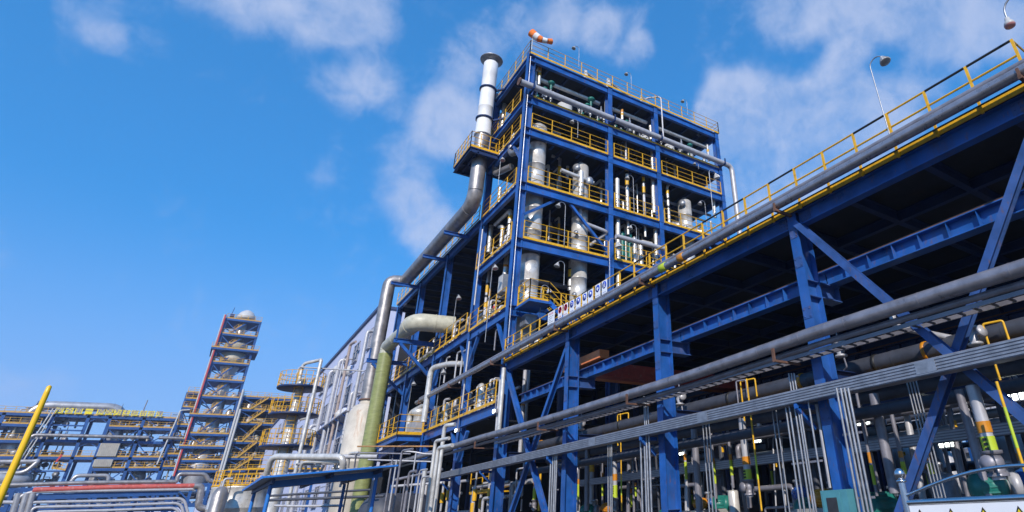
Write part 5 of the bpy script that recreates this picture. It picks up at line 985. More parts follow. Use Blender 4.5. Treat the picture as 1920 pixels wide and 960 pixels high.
t = Thing('overhead_pipe', 'pair of silver pipes looping over the round platforms', 'pipe'); t.add('pipe_run', MB().pipe([(cx + .9, 4.9, 11.9), (cx + .9, 4.9, 13.25), (-52.6, 5.9, 13.45), (-52.2, 5.95, 13.4), (-52.2, 5.95, 3)], .13, 14, .35, 1.5), ALU); t.add('branch', MB().pipe([(-52.2, 5.95, 9.0), (-53.2, 5.6, 9.0)], .08, 10), ALU); t.done()
solo('thin_level_pipe', MB().pipe([(cx + 1, 4.6, 12.2), (cx + 1, 4.7, 12.95), (-50.3, 8.9, 12.4), (-47.2, 9.0, 12.35)], .055, 10), GREYL, 'thin pipe running from the round platforms across to the metal duct', 'pipe')
# silver storage tank
t = Thing('storage_tank', 'wide silver storage tank with yellow railed roof at the lower left', 'tank'); tx, ty, tr, th = -60.5, 3.45, 2.0, 4.75
t.add('shell', MB().lathe((tx, ty, 0), [(tr, 0), (tr, 1.5), (tr + .02, 1.52), (tr + .02, 1.58), (tr, 1.6), (tr, 3.2), (tr + .02, 3.22), (tr + .02, 3.28), (tr, 3.3), (tr, th - .1), (tr + .06, th), (.01, th + .25)], 48), ALU)
mb = MB(); n = 22
for k in range(n): a = 2 * math.pi * k / n; mb.bar((tx + tr * math.cos(a), ty + tr * math.sin(a), th), (tx + tr * math.cos(a), ty + tr * math.sin(a), th + 1.15), .06)
for h in (1.15, .8, .45, .08): mb.tube([(tx + tr * math.cos(2 * math.pi * k / 36), ty + tr * math.sin(2 * math.pi * k / 36), th + h) for k in range(37)], .03 if h > .1 else .08, 6, False)
t.add('roof_railing', mb, YEL); mb = MB(); 
for s in (-.25, .25): mb.bar((tx + tr + .15, ty - 1.4 + s, .3), (tx + tr + .15, ty - 1.4 + s, th + 1.1), .05)
for k in range(18): mb.bar((tx + tr + .15, ty - 1.65, .4 + .3 * k), (tx + tr + .15, ty - 1.15, .4 + .3 * k), .025)
t.add('ladder', mb, YEL); t.add('side_pipe', MB().pipe([(tx + tr * .7, ty - tr * .75, 0), (tx + tr * .7, ty - tr * .75, th + .4)], .06, 8), GREYL); t.add('side_pipe', MB().pipe([(tx + tr * .85, ty - tr * .5, 0), (tx + tr * .85, ty - tr * .5, th + .2)], .04, 8), GREYL); t.done()
p = PD(408, 945, 42); t = Thing('tall_vessel', 'slim grey vessel edge at the left side of the silver storage tank', 'vessel'); t.add('shell', MB().lathe((p.x, p.y, 0), [(.5, 0), (.5, 4.2), (.3, 4.6), (.01, 4.7)], 20), ALUD); t.add('nozzle', MB().pipe([(p.x, p.y, 4.6), (p.x, p.y, 5.2), (p.x, p.y + .5, 5.2)], .08, 8), GREYL); t.done()
t = Thing('tank_railing_platform', 'yellow railed platform behind the storage tank, left of the round column', 'platform'); p = PD(520, 870, 50)
t.add('deck', MB().box(p.x - 1, p.x + 1, p.y - 2.2, p.y + 3.5, p.z - .6, p.z - .5), BLUE_SHADED); t.add('railing', rail([(p.x + 1, p.y - 2.2, p.z - .5), (p.x + 1, p.y + 3.5, p.z - .5)], 1.1, .8, .12), YEL); t.add('legs', MB().bar((p.x, p.y - 2, 0), (p.x, p.y - 2, p.z - .6), .2).bar((p.x, p.y + 3, 0), (p.x, p.y + 3, p.z - .6), .2), BLUE); t.done()

# ---------------------------------------------------------------- pale building on the left
t = Thing('pale_building', 'long pale blue industrial building with tall windows and dark roof edge', 'building'); wy = YF; wx0, wx1, wz = -150, -59.2, 20.45
t.add('wall', MB().box(wx0, wx1, wy, wy + 18, 0, wz), WALLM)
t.add('roof_edge', MB().box(wx0, wx1 + .15, wy - .2, wy + 18, wz, wz + .28), mat('slate_blue_trim', (.05, .07, .16), .5)); t.add('downpipe', MB().box(wx1 - .02, wx1 + .12, wy - .15, wy + .1, 15.8, 17.2).pipe([(wx1 + .2, wy - .15, 20.3), (wx1 + .2, wy - .15, 0)], .1, 8), WALLM)
mb = MB()
for z in (15.6, 10.2, 5.2): mb.box(wx0, wx1, wy - .03, wy - .003, z, z + .06)
t.add('wall_joints', mb, WFRAME)
k = 0
for z0, z1 in ((16.95, 18.85), (12.55, 14.5), (8.0, 9.4), (3.6, 5.4)):
    for j in range(12):
        x = -61.2 - 6.35 * j; w = .55 if j == 0 else 1.3; x -= 0 if j == 0 else 0
        f = t.add('window', MB().box(x - w, x + w, wy - .02, wy - .002, z0, z1), GLASS)
        mb = MB(); 
        for a in (x - w, x, x + w): mb.box(a - .05, a + .05, wy - .09, wy - .021, z0, z1)
        for b in (z0, (z0 + z1) * .5 + .2, z1): mb.box(x - w - .05, x + w + .05, wy - .085, wy - .022, b - .04, b + .04)
        mb.box(x - w - .12, x + w + .12, wy - .22, wy - .023, z0 - .16, z0 - .06); t.add('frame', mb, WFRAME, f)
t.done()
# vent pipes and fans on the wall
for i, (x, zt_, zb, r, m, hook, lab) in enumerate(((-58.2, 17.8, 10.8, .17, GREYL, [(0, .9, 0)], 'pale vent pipe on the building wall nearest the metal duct'), (-66.3, 18.4, 6, .14, mat('dull_brown_pipe', (.36, .28, .24), .55, 0, .2, 3), [(1.4, .2, 0)], 'brownish pipe with bent top on the building wall'), (-71.0, 17.8, 8, .2, GREYL, [(.3, .8, 0)], 'pale vent pipe in the middle of the building wall'), (-76.6, 17.7, 8, .2, GREYL, [(.3, .8, 0)], 'pale vent pipe farther along the building wall'), (-64.0, 14.8, 6, .07, GREYL, [(1.5, .2, 0)], 'thin white hooked pipe on the building wall'), (-60.0, 12.5, 2, .15, GREYL, [(0, .8, 0)], 'low pale pipe behind the rusty white tank'), (-82.5, 12.5, 3, .2, GREYL, [(0, .8, 0)], 'low pale vent pipe near the far end of the building'), (-68.8, 17.5, 8, .08, GREYL, [(0, .8, 0)], 'thin pale pipe between two vent pipes on the wall'))):
    banded_pipe(lab, Vector((x, 9.9, zt_)), Vector((x, 9.9, zb if zb > 5 else 0)), r, m, (), group='vent pipes on the building wall', hook=hook, seam=2.2)
for (u, v, lab) in ((651, 695, 'white bulging wall fan high on the pale building'), (638, 776, 'white bulging wall fan at middle height of the pale building'), (592, 808, 'white bulging wall fan near the far end of the pale building'), (634, 692, 'white pipe stub on the pale building wall')):
    p = PY(u, v, YF - .5); t = Thing('wall_fan', lab, 'fan', 'wall fans on the building'); t.add('cowl', MB().lathe((p.x, YF - .02, p.z), [(.55, 0), (.55, .3), (.5, .7), (.3, .95), (.01, 1.0)], 18, (0, -1, -.15)), WHITE); t.add('hood', MB().lathe((p.x, YF - .02, p.z), [(.62, 0), (.62, .25), (.58, .26)], 18, (0, -1, -.15)), WALLM); t.done()
t = Thing('wall_canopy', 'long narrow canopy on brackets along the pale building wall', 'canopy'); t.add('roof_strip', MB().box(-92, -59.8, YF - 1.2, YF - .03, 10.75, 10.85), GREY); mb = MB()
for k in range(10): x = -61 - 3.3 * k; mb.bar((x, YF - .05, 10.0), (x, YF - 1.15, 10.7), .1)
t.add('brackets', mb, BLUE); t.add('pipe', MB().pipe([(-92, YF - .9, 11.0), (-59.9, YF - .9, 11.0)], .12, 10, None, 3), GREYL); t.done()

# yellow mast, lower left
t = Thing('yellow_pole', 'tall slanting looking yellow pole crossing the lower left corner', 'pole'); t.add('shaft', MB().lathe((-12.85, -2.12, 0), [(.052, 0), (.048, 2), (.035, 3.62), (.03, 3.72), (.012, 3.74)], 20), mat('smooth_yellow_pole', (.85, .50, .01), .35, 0, .04, 2)); t.add('base_flange', MB().lathe((-12.85, -2.12, 0), [(.18, 0), (.18, .03), (.085, .04)], 20), GALV); t.done()

FALU = mat('distant_silver_cladding', (.48, .46, .46), .38, .5, .2, .6, (.3, .24, .18), .4)
# ================================================================ FAR PLANT, about 180 m away
FXX = -180.0; K = 1.8
def fy(y): return y * K
def fz(z): return (z - 1.6) * K + 1.6
def fbox(mb, y0, y1, z0, z1, x0=FXX, d=.4): return mb.box(x0 - d, x0, fy(y0), fy(y1), fz(z0), fz(z1))
SY = mat('distant_yellow_paint', (0.60, 0.33, 0.04), .5, 0, .1)
def frail(y0, y1, z, x=FXX + .3, sp=1.4): return rail([(x, fy(y0), z), (x, fy(y1), z)], 1.2, sp, .25, None, (1, .6, .3), .09)
# stair tower
t = Thing('stair_tower', 'tall distant blue stair tower with red pipe up its edge and white dome on top', 'tower'); ya, yb, dx = -1.62, 2.48, 8.0
FL = [(28.8, 0), (26.6, 0), (24.5, 1), (22.6, 0), (20.25, 0), (18.0, 0), (15.6, 1), (13.3, 0), (11.7, 1), (10.1, 0), (8.9, 0)]
for x in (FXX - .2, FXX - dx):
    for y in (ya, yb): t.add('column', MB().box(x - .25, x + .25, fy(y) - .25, fy(y) + .25, 0, fz(28.8)), FARB)
for i, (z, wide) in enumerate(FL):
    y0, y1 = (ya - .68, yb + .72) if wide == 1 and i < 5 else ((ya - .68, yb) if wide else (ya - .05, yb + .05)); zz_ = fz(z); x1 = FXX + (.9 if wide else .2)
    t.add('floor_deck', MB().box(FXX - dx - .2, x1, fy(y0), fy(y1), zz_ - .5, zz_), FARB)
    t.add('railing', frail(y0, y1, zz_, x1 - .05), SY)
    if i < len(FL) - 1:
        zn = fz(FL[i + 1][0]); t.add('stair_flight', rail([(FXX - .6, fy(.9), zz_ - .3), (FXX - .6, fy(-.9), zn)], 1.2, 1.1, .3, None, (1, .5), .1), SY)
        t.add('cross_brace', MB().bar((FXX - .15, fy(ya), zz_ - .5), (FXX - .15, fy(.4), zn), .22).bar((FXX - .5, fy(yb), zz_ - .5), (FXX - .5, fy(.4), zn), .22).bar((FXX - dx, fy(ya), zz_ - .5), (FXX - dx, fy(yb), zn), .2), FARB)
        t.add('stringer', MB().bar((FXX - .4, fy(.95), zz_ - .4), (FXX - .4, fy(-.9), zn - .1), .12, .35), FARB)
t.add('mast', MB().bar((FXX - 1, fy(-1.3), fz(28.8)), (FXX - 1, fy(-1.1), fz(30.6)), .15).box(FXX - 2, FXX, fy(-1.35), fy(-.8), fz(29.2), fz(29.5)), FARB)
t.done()
t = Thing('dome_cap', 'white mushroom shaped dome cap on top of the stair tower', 'dome'); t.add('cap', MB().lathe((FXX - 3, fy(.6), fz(28.9)), [(1.2, 0), (1.9, .6), (2.3, .8), (2.1, 1.6), (1.5, 2.6), (.7, 3.2), (.01, 3.3)], 24), WHITE); t.add('ring_walk', MB().lathe((FXX - 4, fy(.6), fz(28.82)), [(1.3, 0), (1.5, .3), (1.5, .8), (1.3, .9)], 24), SY); t.done()
t = Thing('reactor_column', 'stepped silver and beige reactor column inside the distant stair tower', 'process column'); cx, cy = FXX - 2.9, fy(.45)
prof = [(1.2, 6), (2.0, 8), (2.1, 9.9), (1.6, 11), (1.25, 12), (1.25, 13.8), (1.0, 14.5), (.9, 20), (.95, 21.2), (1.5, 22.4), (1.9, 23.0), (1.9, 24.0), (1.2, 24.3), (1.7, 24.7), (1.8, 25.4), (1.0, 26), (.7, 27), (.7, 28.8)]
t.add('shell', MB().lathe((cx, cy, 0), [(r * 1.4, fz(z)) for r, z in prof], 24), FALU); t.add('insulated_section', MB().lathe((cx, cy, 0), [(2.6, fz(22.7)), (2.7, fz(22.72)), (2.7, fz(24.2)), (2.6, fz(24.22))], 24).lathe((cx, cy, 0), [(2.5, fz(24.75)), (2.6, fz(24.77)), (2.5, fz(25.6))], 24), BEIGE)
t.add('control_gear', MB().box(FXX - 2.5, FXX - .8, fy(-.9), fy(1.0), fz(8.95), fz(10.0)).box(FXX - 2.5, FXX - .8, fy(1.1), fy(1.9), fz(9.0), fz(9.9)), BEIGE); t.done()
for (y, m, lab, w) in ((-1.85, REDP, 'red pipe running up the left edge of the distant stair tower', .16), (-2.0, WHITE, 'white pipe beside the red one on the distant stair tower', .13)):
    solo('riser_pipe', MB().pipe([(FXX + .5, fy(y), fz(8.2)), (FXX + .5, fy(y), fz(29.2))], w, 8), m, lab, 'pipe', 'edge pipes of the stair tower')
for (y, zt_, lab) in ((2.75, 19.1, 'white pipe up the right edge of the distant stair tower'), (3.05, 16.5, 'second white pipe right of the distant stair tower')):
    solo('riser_pipe', MB().pipe([(FXX + .8, fy(y), 2), (FXX + .8, fy(y), fz(zt_))], .25, 8), WHITE, lab, 'pipe', 'edge pipes of the stair tower')
solo('riser_pipe', MB().pipe([(FXX + .6, fy(-.4), fz(15.9)) if False else (FXX + 1, fy(-4.9 + 1.0), fz(9.5)), (FXX + 1, fy(-3.35), fz(16.0)), (FXX + 1, fy(-2.4), fz(16.1))], .15, 8), WHITE, 'white pipe slanting over the annex left of the stair tower', 'pipe', 'edge pipes of the stair tower')
def annex(lab, y0, y1, zs, d, rails=True, stair=False, name='plant_structure', back=False, cols=None):
    t = Thing(name, lab, 'steel structure', 'frames of the distant plant')
    for x in (FXX - .25, FXX - d):
        for y in (cols or (y0, y1)): t.add('column', MB().box(x - .22, x + .22, fy(y) - .22, fy(y) + .22, 0, fz(zs[0])), FARB)
    for i, z in enumerate(zs):
        t.add('floor_deck', MB().box(FXX - d - .2, FXX, fy(y0), fy(y1), fz(z) - .45, fz(z)), FARB)
        if rails: t.add('railing', frail(y0, y1, fz(z), FXX + .1 - .05), SY)
        if i < len(zs) - 1:
            zn = fz(zs[i + 1]); t.add('cross_brace', MB().bar((FXX - .3, fy(y0), fz(z) - .4), (FXX - .3, fy((y0 + y1) / 2), zn), .2).bar((FXX - d, fy(y0), fz(z)), (FXX - d, fy(y1), zn), .2), FARB)
            if stair: t.add('stair_flight', rail([(FXX + .3, fy(y0 + 3.0), fz(z) - .2), (FXX + .3, fy(y0 + 1.3), zn)], 1.2, 1.1, .3, None, (1, .5), .1), SY)
    if back: t.add('rear_wall', MB().box(FXX - d - .4, FXX - d - .3, fy(y0), fy(y1), 0, fz(zs[0])), BLUE_SHADED)
    return t
annex('distant blue frame with yellow stairs to the right of the stair tower', 2.95, 9.5, [18.25, 16.6, 14.8, 12.4, 10.4, 8.9], 9, True, True, back=True).done()
annex('narrow distant blue frame left of the stair tower', -3.26, -1.9, [18.4, 17.6, 16.5, 14.3, 12.6, 10.75, 9.3], 6).done()
for (y, z0, z1, r, lab) in ((4.6, 4, 14.0, 1.6, 'big grey vessel in the frame right of the stair tower'), (7.0, 9, 17.0, 1.2, 'pale vessel in the upper frame right of the stair tower')):
    drum((FXX - 4, fy(y)), r, fz(z0), fz(z1), ALUD, lab, 'vessels of the distant plant', 24, 'vessel', 3, False).done()
# long plant frame
t = Thing('plant_structure', 'wide distant blue steel plant frame with slogan boards along its top', 'plant frame'); cols = [-19.2, -16.7, -15.05, -11.95, -9.95, -6.7, -3.4]
for x in (FXX - .3, FXX - 7): 
    for y in cols: t.add('column', MB().box(x - .3, x + .3, fy(y) - .28, fy(y) + .28, 0, fz(15)), FARB)
for (y0, y1, z, rl) in ((-30, -3.3, 15.05, 1), (-30, -15.9, 13.85, 1), (-9.8, -3.4, 13.85, 1), (-30, -16.3, 12.1, 1), (-16.3, -3.3, 12.25, 0), (-30, -3.3, 10.38, 1), (-30, -14.6, 9.2, 1), (-9.8, -3.3, 9.15, 1)):
    t.add('floor_deck', MB().box(FXX - 7.2, FXX, fy(y0), fy(y1), fz(z) - .55, fz(z)), FARB)
    if rl: t.add('railing', frail(y0, y1, fz(z), FXX - .05, 1.6), SY)
t.add('tie_beams', MB().box(FXX - .3, FXX, fy(-15), fy(-12), fz(13.75), fz(13.9)).box(FXX - .3, FXX, fy(-15), fy(-12), fz(13.2), fz(13.35)).box(FXX - .3, FXX, fy(-14.6), fy(-12), fz(8.75), fz(8.9)), FARB)
mb = MB()
for (y0, y1) in ((-6.6, -3.5), (-9.8, -6.8)):
    for z1, z0 in ((14.9, 13.9), (13.6, 12.3), (12.1, 10.4), (10.2, 9.2), (9, 7.4)): mb.bar((FXX - .3, fy(y0), fz(z1)), (FXX - .3, fy((y0 + y1) / 2), fz(z0)), .2).bar((FXX - .3, fy(y1), fz(z1)), (FXX - .3, fy((y0 + y1) / 2), fz(z0)), .2)
for z1, z0 in ((14.9, 14.2), (12.0, 11.4)): mb.bar((FXX - .3, fy(-11.9), fz(z0)), (FXX - .3, fy(-11), fz(z1)), .15).bar((FXX - .3, fy(-10), fz(z0)), (FXX - .3, fy(-11), fz(z1)), .15)
t.add('cross_braces', mb, FARB); t.done()
txt = '安全第一预防为主综合治理'; us = [112, 130, 147.6, 166.8, 188.5, 204.5, 220, 237, 252.6, 268.8, 283.3, 299]
for i, (ch, u) in enumerate(zip(txt, us)):
    p = PX(u, 769.5 + 6.3 * (u - 112) / 187, FXX + .4); w = .62 - .004 * i; x = p.x
    t = Thing('slogan_board', f'yellow slogan board, {ORD[i]} from the left on the distant frame roof', 'sign', 'yellow slogan boards'); t.add('plate', MB().box(x - .1, x, p.y - w, p.y + w, p.z - .56, p.z + .56), SIGNY)
    t.add('character', text_mesh(ch, 1.15, lambda a, b: (x + .02, p.y + a, p.z + b)), SIGNB); t.add('posts', MB().bar((x - .15, p.y, fz(15)), (x - .15, p.y, p.z + .5), .12), FARB); t.done()
def far_pipe(lab, pts, r, m=FALU, seam=3, bend=None, x=FXX, group='large pipes of the distant plant'): return solo('large_pipe', MB().pipe([(x + q[2] if len(q) > 2 else x, fy(q[0]), fz(q[1])) for q in pts], r, 16, bend, seam, 1.03), m, lab, 'pipe', group)
far_pipe('huge silver pipe arching over the roof of the distant frame', [(-17.5, 9.5, -3), (-17.5, 16.2, -3), (-9.0, 16.3, -3), (-9.0, 12, -3)], .95, FALU, 1.3, 3.2)
far_pipe('long grey pipe across the middle of the distant frame', [(-16.4, 10.5, 1), (-16.1, 12.62, 1), (-5.6, 12.62, 1)], .35, ALUD, 3, 1)
far_pipe('short grey pipe left of the stair tower', [(-4.6, 12.62, 1), (-2.2, 12.6, 1)], .35, ALUD)
far_pipe('silver pipe bending down at the left of the distant frame', [(-22, 9.7, 1), (-15.0, 9.8, 1), (-14.6, 9.9, 1), (-15.3, 8.6, 1), (-18, 8.6, 1)], .4, FALU, 3, 1.2)
far_pipe('silver pipe hoop before the tapered vessel', [(-11.2, 7.4, 1), (-11.0, 8.3, 1), (-8.0, 8.3, 1), (-7.9, 7.3, 1)], .38, FALU, 3, .8)
for i, y in enumerate((-15.4, -15.1)): far_pipe(f'thin white pipe along the {["first","second"][i]} frame post behind the yellow pole', [(y - .9, 9, .8), (y + .1, 15.6, .8)], .12, WHITE, 9)
for (y, prof, m, lab) in ((-17.6, [(.9, 7), (1.4, 8.5), (1.4, 10.2), (1.5, 10.4), (1.5, 12), (1.2, 13.2), (.7, 13.8), (.7, 14.8)], FALU, 'tall silver vessel at the far left of the distant frame'), (-9.05, [(.9, 7.2), (1.3, 7.6), (1.3, 8.4), (.8, 9.0), (.9, 12.4), (1.2, 12.9), (.75, 14), (.7, 15)], FALU, 'silver vessel under the right end of the arching pipe'),
                      (-5.5, [(.1, 7.1), (.9, 7.3), (1.2, 7.9), (1.2, 8.4), (.9, 8.9), (.3, 9.0), (.35, 9.6), (.25, 10.4), (.45, 10.9), (.01, 11.2)], FALU, 'round silver vessel with a slim tapered neck in the distant frame'), (-12.9, [(.3, 7.2), (.5, 8.4), (.01, 8.5)], ALUD, 'small vessel between the frame posts')):
    t = Thing('tapered_vessel', lab, 'vessel', 'vessels of the distant plant'); t.add('shell', MB().lathe((FXX - 3.5, fy(y), 0), [(r * 1.25, fz(z)) for r, z in prof], 22), m); t.add('nozzle', MB().lathe((FXX - 2.1, fy(y), fz(prof[2][1])), [(.5, 0), (.5, .5), (.6, .55), (.01, .6)], 14, (1, 0, .2)), GALV); t.done()
for (y0, y1, z0, z1, lab) in ((-9.9, -8.1, 10.45, 11.9, 'large beige ribbed cooler panel in the distant frame'), (-9.9, -8.2, 9.3, 10.1, 'lower beige ribbed box in the distant frame')):
    t = Thing('cooler_panel', lab, 'cooler', 'beige coolers of the distant frame'); t.add('casing', MB().box(FXX - 4, FXX + .2, fy(y0), fy(y1), fz(z0), fz(z1)), WHITE); mb = MB()
    for k in range(10): y = fy(y0) + (fy(y1) - fy(y0)) * (k + .5) / 10; mb.box(FXX + .2, FXX + .32, y - .08, y + .08, fz(z0), fz(z1))
    t.add('ribs', mb, BEIGE); t.done()
t = Thing('horizontal_drum', 'big silver horizontal drum low at the far left behind the yellow pole', 'vessel'); t.add('shell', MB().lathe((FXX - 1, fy(-14.6), fz(8.0)), [(.01, 0), (1.0, .3), (1.5, 1.2), (1.6, 2), (1.6, 5), (1.3, 6), (.01, 6.5)], 24, (.25, -1, 0)), FALU); t.add('saddles', MB().box(FXX - 1.6, FXX - .4, fy(-16.0), fy(-15.8), 0, fz(7.6)), FARB); t.done()
t = Thing('red_hydrant_mast', 'small red fire monitor on a yellow railed platform in the distant plant', 'monitor'); t.add('red_pipe', MB().bar((FXX + 2, fy(-13.05), fz(9.7)), (FXX + 2, fy(-12.8), fz(10.5)), .3), REDP); t.add('platform_rail', rail([(FXX + 2, fy(-13.2), fz(9.0)), (FXX + 2, fy(-12.0), fz(8.8))], 1.4, .8, .3, None, (1, .6, .3), .1), SY); t.done()
solo('antenna_mast', MB().tube([(FXX - 2, fy(-7.2), fz(15)), (FXX - 2, fy(-7.1), fz(17.3))], .12, 6), GREY, 'thin grey mast standing on the distant frame roof', 'mast')
solo('flare_tip', MB().tube([(FXX - 12, fy(-19.3), fz(15.1)), (FXX - 12, fy(-19.0), fz(16.0))], .25, 8), REDP, 'small red post on the roof at the far left', 'post')
# bright little gear along frame floors (individual machines too small for parts)
rnd = random.Random(9); places = [(-6.0, 9.2), (-4.6, 9.2), (-4.2, 10.4), (-6.2, 13.9), (-2.9, 10.8), (-2.7, 9.3), (4.0, 16.6), (5.3, 16.6), (4.4, 14.8), (5.8, 12.4), (4.0, 10.4), (.9, 11.7), (-.9, 11.7), (1.8, 13.3), (1.9, 15.6), (-1.0, 18.0), (1.9, 18.0)]
for i, (y, z) in enumerate(places):
    m = (GREYL, BEIGE, FALU, WHITE)[i % 4]; h = rnd.uniform(1.0, 2.2); where = 'right of' if y > 2.9 else ('inside' if y > -1.8 else 'left of')
    solo('plant_machine', MB().lathe((FXX - 1.5, fy(y), fz(z)), [(.7, 0), (.7, h * .6), (.4, h * .8), (.4, h), (.01, h + .1)], 10), m, f'small {("grey","beige","silver","white")[i % 4]} machine on a floor {where} the stair tower, {ORD[i % 12]} of its kind', 'machine', 'small machines of the distant plant')

# ---------------------------------------------------------------- low pipe rack at the lower left, about 105 m away
QX = -104.0
def q(u, v, x=QX): p = PX(u, v, x); return (p.x, p.y, p.z)
t = Thing('low_pipe_rack', 'low blue pipe rack across the lower left with slanted posts', 'pipe rack')
for i, u in enumerate((60, 120, 160, 200, 240, 278, 315)):
    a = Vector(q(u + 18, 928)); t.add('post', MB().box(a.x - .5, a.x - .2, a.y - .15, a.y + .15, 0, a.z), FARB)
a = Vector(q(70, 930)); b = Vector(q(335, 921)); t.add('top_beam', MB().bar(a + Vector((-.3, 0, -.1)), b + Vector((-.3, 0, -.1)), .3, .6), FARB)
a = Vector(q(100, 957)); b = Vector(q(330, 955)); t.add('low_beam', MB().bar(a + Vector((-.3, 0, 0)), b + Vector((-.3, 0, 0)), .3, .4), FARB)
for i in range(7): a = Vector(q(115 + 35 * i, 935)); b = Vector(q(135 + 35 * i, 958)); t.add('brace', MB().bar(a + Vector((-4, 0, 0)), b + Vector((-4, 0, 0)), .2), FARB)
t.done()
def qp(lab, pts, r, m=GREYL, bend=.8): return solo('rack_pipe', MB().pipe([q(*p) for p in pts], r, 12, bend, 4, 1.04), m, lab, 'pipe', 'pipes of the low rack')
qp('pale pipe with right angle humps along the top of the low rack', [(-30, 911), (70, 908), (160, 905), (325, 903), (331, 903), (335, 888), (386, 889), (391, 903), (440, 904)], .24, ALUD)
qp('faded red painted pipe along the low rack with big silver bend', [(62, 919), (200, 914), (364, 911)], .30, REDF)
qp('thick silver pipe bending down from the end of the red pipe', [(364, 911), (378, 912), (371, 952), (392, 955)], .40, ALUD, 1.8)
qp('pale pipe bending down at the left end of the red pipe', [(364, 917), (60, 922), (35, 932), (15, 975)], .2, GREYL)
qp('short red pipe end low beside the silver tank', [(386, 956), (402, 954)], .45, REDF)
for i, (v, dv) in enumerate(((939, 4), (948, 4), (957, 4))): qp(f'pale grey pipe on the low rack, {ORD[i]} row from the top', [(44 + 10 * i, v + 26), (55 + 5 * i, v + 3), (200, v), (345 - 6 * i, v - 5), (352 - 6 * i, v + 22)], .16)
qp('thin pale pipe at the left edge below the pole', [(-20, 941), (25, 942)], .2)
for i, u in enumerate((35, 50, 62)): qp(f'steep silver pipe at the left end of the low rack, {ORD[i]}', [(u, 925), (u - 12, 965)], .3, FALU, .5)
t = Thing('rear_pipe_rack', 'farther blue pipe rack beam stretching behind the red pipe', 'pipe rack'); a = Vector(q(-40, 921, -118)); b = Vector(q(470, 907, -118)); t.add('beam', MB().bar(a, b, .3, .5), FARB)
a2 = Vector(q(-40, 955, -118)); b2 = Vector(q(470, 945, -118)); t.add('beam', MB().bar(a2, b2, .3, .5), FARB)
mb = MB()
for k in range(14): p = a.lerp(b, (k + .5) / 14); mb.box(p.x - .2, p.x + .2, p.y - .2, p.y + .2, 0, p.z)
t.add('posts', mb, FARB); mb = MB()
for k in range(13): p = a.lerp(b, (k + .5) / 14); r2 = a2.lerp(b2, (k + 1.5) / 14); mb.bar(p, r2, .18)
t.add('braces', mb, FARB); t.done()
for i, (v, m) in enumerate(((930, GREYL), (938, DARKP), (950, FALU))): solo('rear_rack_pipe', MB().pipe([q(-40, v + 4, -119.5), q(470, v - 9, -119.5)], .3, 10, None, 5), m, f'{("pale","dark","silver")[i]} pipe on the farther rack behind the red pipe', 'pipe', 'pipes of the farther rack')
# distant low plant masses behind, so the gaps do not open onto bare ground
for i, (x, y0, y1, h) in enumerate(((-230, -75, -30, 9), (-240, -30, 0, 11), (-235, 3, 35, 10))):
    t = Thing('distant_shed', ('low blue grey shed far behind the left plant', 'low blue grey shed far behind the middle of the plant', 'low blue grey shed far behind the stair tower')[i], 'shed', 'distant sheds'); t.add('wall', MB().box(x - 12, x, y0, y1, 0, h), WALLM); t.add('roof', MB().box(x - 12.5, x + .5, y0 - .5, y1 + .5, h, h + .5), BLUE_SHADED); t.done()
# structures beyond the hall, glimpsed under its roof
for i, (x0, y, h, lab) in enumerate(((-30, 34, 6.2, 'grey pipe bridge beyond the hall, nearer one'), (-40, 44, 8.2, 'grey pipe bridge beyond the hall, farther one'))):
    t = Thing('pipe_bridge', lab, 'pipe bridge', 'pipe bridges beyond the hall'); mb = MB()
    for k in range(12): mb.box(x0 + 6 * k, x0 + 6 * k + .3, y, y + .3, 0, h)
    t.add('posts', mb, FARB); mb = MB()
    for k, (dz, r) in enumerate(((.3, .25), (-.6, .18), (-1.3, .3), (.9, .15))): mb.pipe([(x0, y - .4 + .1 * k, h + dz), (x0 + 66, y - .4 + .1 * k, h + dz)], r, 10, None, 4)
    t.add('pipes', mb, GREYL); t.add('beams', MB().box(x0, x0 + 66, y, y + .3, h - .3, h), FARB); t.done()
t = Thing('low_annex', 'low pale building beyond the hall seen through its back', 'building'); t.add('wall', MB().box(-45, 30, 60, 70, 0, 5.2), CONC); t.add('roof', MB().box(-45.5, 30.5, 59.5, 70.5, 5.2, 5.6), GREY); t.done()

# ---------------------------------------------------------------- air
hb = MB().box(-420, 60, -200, 200, -1, 75)
HZ = bpy.data.materials.new('haze_air'); HZ.use_nodes = True; nn = HZ.node_tree.nodes; nn.clear(); ho = nn.new('ShaderNodeOutputMaterial'); pv = nn.new('ShaderNodeVolumePrincipled')
pv.inputs['Color'].default_value = (.8, .86, 1, 1); pv.inputs['Density'].default_value = .0004; pv.inputs['Anisotropy'].default_value = .2; HZ.node_tree.links.new(pv.outputs[0], ho.inputs['Volume'])
solo('haze', hb, HZ, 'thin pale haze over the distant plant', None, kind='stuff')
sc.cycles.volume_bounces = 0
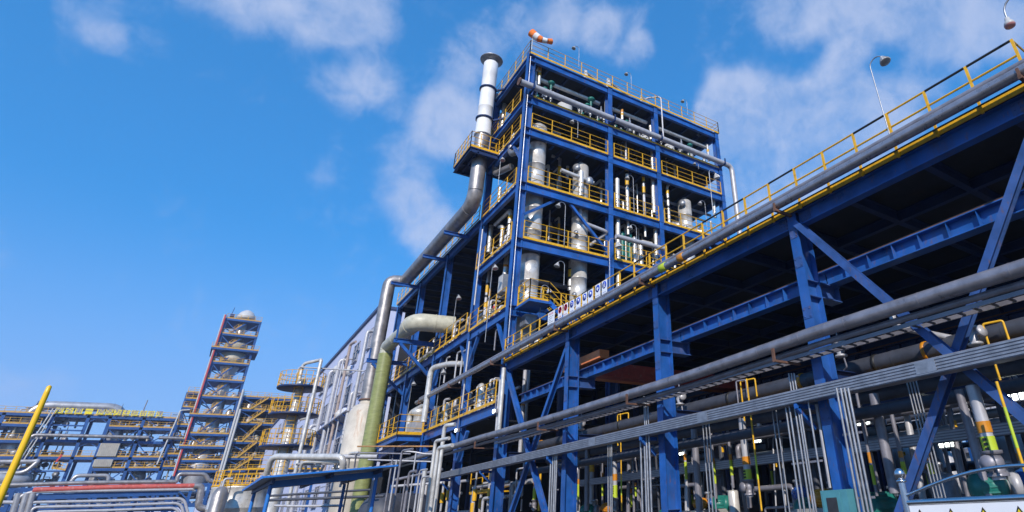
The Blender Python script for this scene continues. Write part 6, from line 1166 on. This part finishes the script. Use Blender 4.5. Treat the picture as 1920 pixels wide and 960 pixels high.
# denser pipework on the distant floors
rnd = random.Random(21)
for (y0, y1, zs, lab) in ((-19, -13, (7.4, 9.2, 10.4, 12.1, 13.9), 'fine pipework filling the left end of the distant frame'), (-9.8, -3.5, (7.4, 9.2, 10.4, 12.3, 13.9), 'fine pipework filling the right part of the distant frame'), (-3.2, -1.8, (7.4, 9.3, 10.8, 12.6, 14.3, 16.5), 'fine pipework in the annex left of the stair tower'), (-1.5, 2.4, (7.4, 8.9, 10.1, 11.7, 13.3), 'fine pipework on the lower floors of the stair tower'), (3, 9, (7.4, 8.9, 10.4, 12.4, 14.8, 16.6), 'fine pipework in the frame right of the stair tower')):
    t = Thing('floor_pipework', lab, 'pipework', 'pipework of the distant plant'); A_ = MB(); B_ = MB(); C_ = MB()
    for z in zs:
        for k in range(int((y1 - y0) * 3)):
            y = rnd.uniform(y0, y1); h = rnd.uniform(.8, 3.4); x = FXX - rnd.uniform(.8, 6); (A_, B_, C_)[k % 3].pipe([(x, fy(y), fz(z)), (x, fy(y), fz(z) + h), (x, fy(y) + rnd.uniform(-2, 2), fz(z) + h)], rnd.uniform(.06, .22), 6)
            if k % 2: (A_, B_)[k % 4 // 2].lathe((x, fy(y), fz(z)), [(.3, .3), (.55, .5), (.55, 1.0), (.3, 1.2), (.01, 1.25)], 8)
    t.add('silver_pipes', A_, GREYL); t.add('dark_pipes', B_, DARKP); t.add('beige_pipes', C_, BEIGE); t.done()

# plant beyond the hall, seen through the open back
rnd = random.Random(33)
for i, x0 in enumerate((-16.5, -11.5, -6.5, -1.5)):
    t = Thing('rear_pipework', f'thicket of pipes and small vessels beyond the hall, {ORD[i]} from the left', 'pipework', 'pipework beyond the hall'); a, b, c = MB(), MB(), MB()
    for k in range(16):
        x = x0 + rnd.uniform(-3, 3); y = rnd.uniform(22.5, 30); h = rnd.uniform(2.2, 6.8); (a, b)[k % 2].pipe([(x, y, 0), (x, y, h), (x + rnd.uniform(-2, 2), y, h)], rnd.uniform(.04, .16), 8, None, 1.2)
        if k % 4 == 0: c.lathe((x, y + 1, 0), [(.5, .3), (.8, .6), (.8, 3.2), (.5, 3.6), (.01, 3.7)], 16)
    for k in range(5): z = 2.6 + .8 * k; b.pipe([(x0 - 3.5, 24 + k, z), (x0 + 3.5, 24 + k, z)], rnd.uniform(.08, .2), 8, None, 2)
    t.add('grey_pipes', a, GREY); t.add('dark_pipes', b, DARKP); t.add('vessel_shells', c, GREYL); t.done()
for i, (x, y, w) in enumerate(((-6.6, 12.5, .08), (-7.9, 12.5, .1), (-10.2, 12.5, .1), (-13.0, 12.5, .1), (-16.0, 12.5, .1), (-19.0, 12.5, .1))):
    solo('pipe_clamp', MB().lathe((x, y, 4.48), [(.2, 0), (.215, .005), (.215, w), (.2, w + .005)], 16, (1, 0, 0)), (ORB, BLK)[i % 2], f'{("orange","black")[i%2]} clamp band on the fat dark pipe, {ORD[i]} of six from the right', 'clamp', 'clamp bands on the dark pipe')
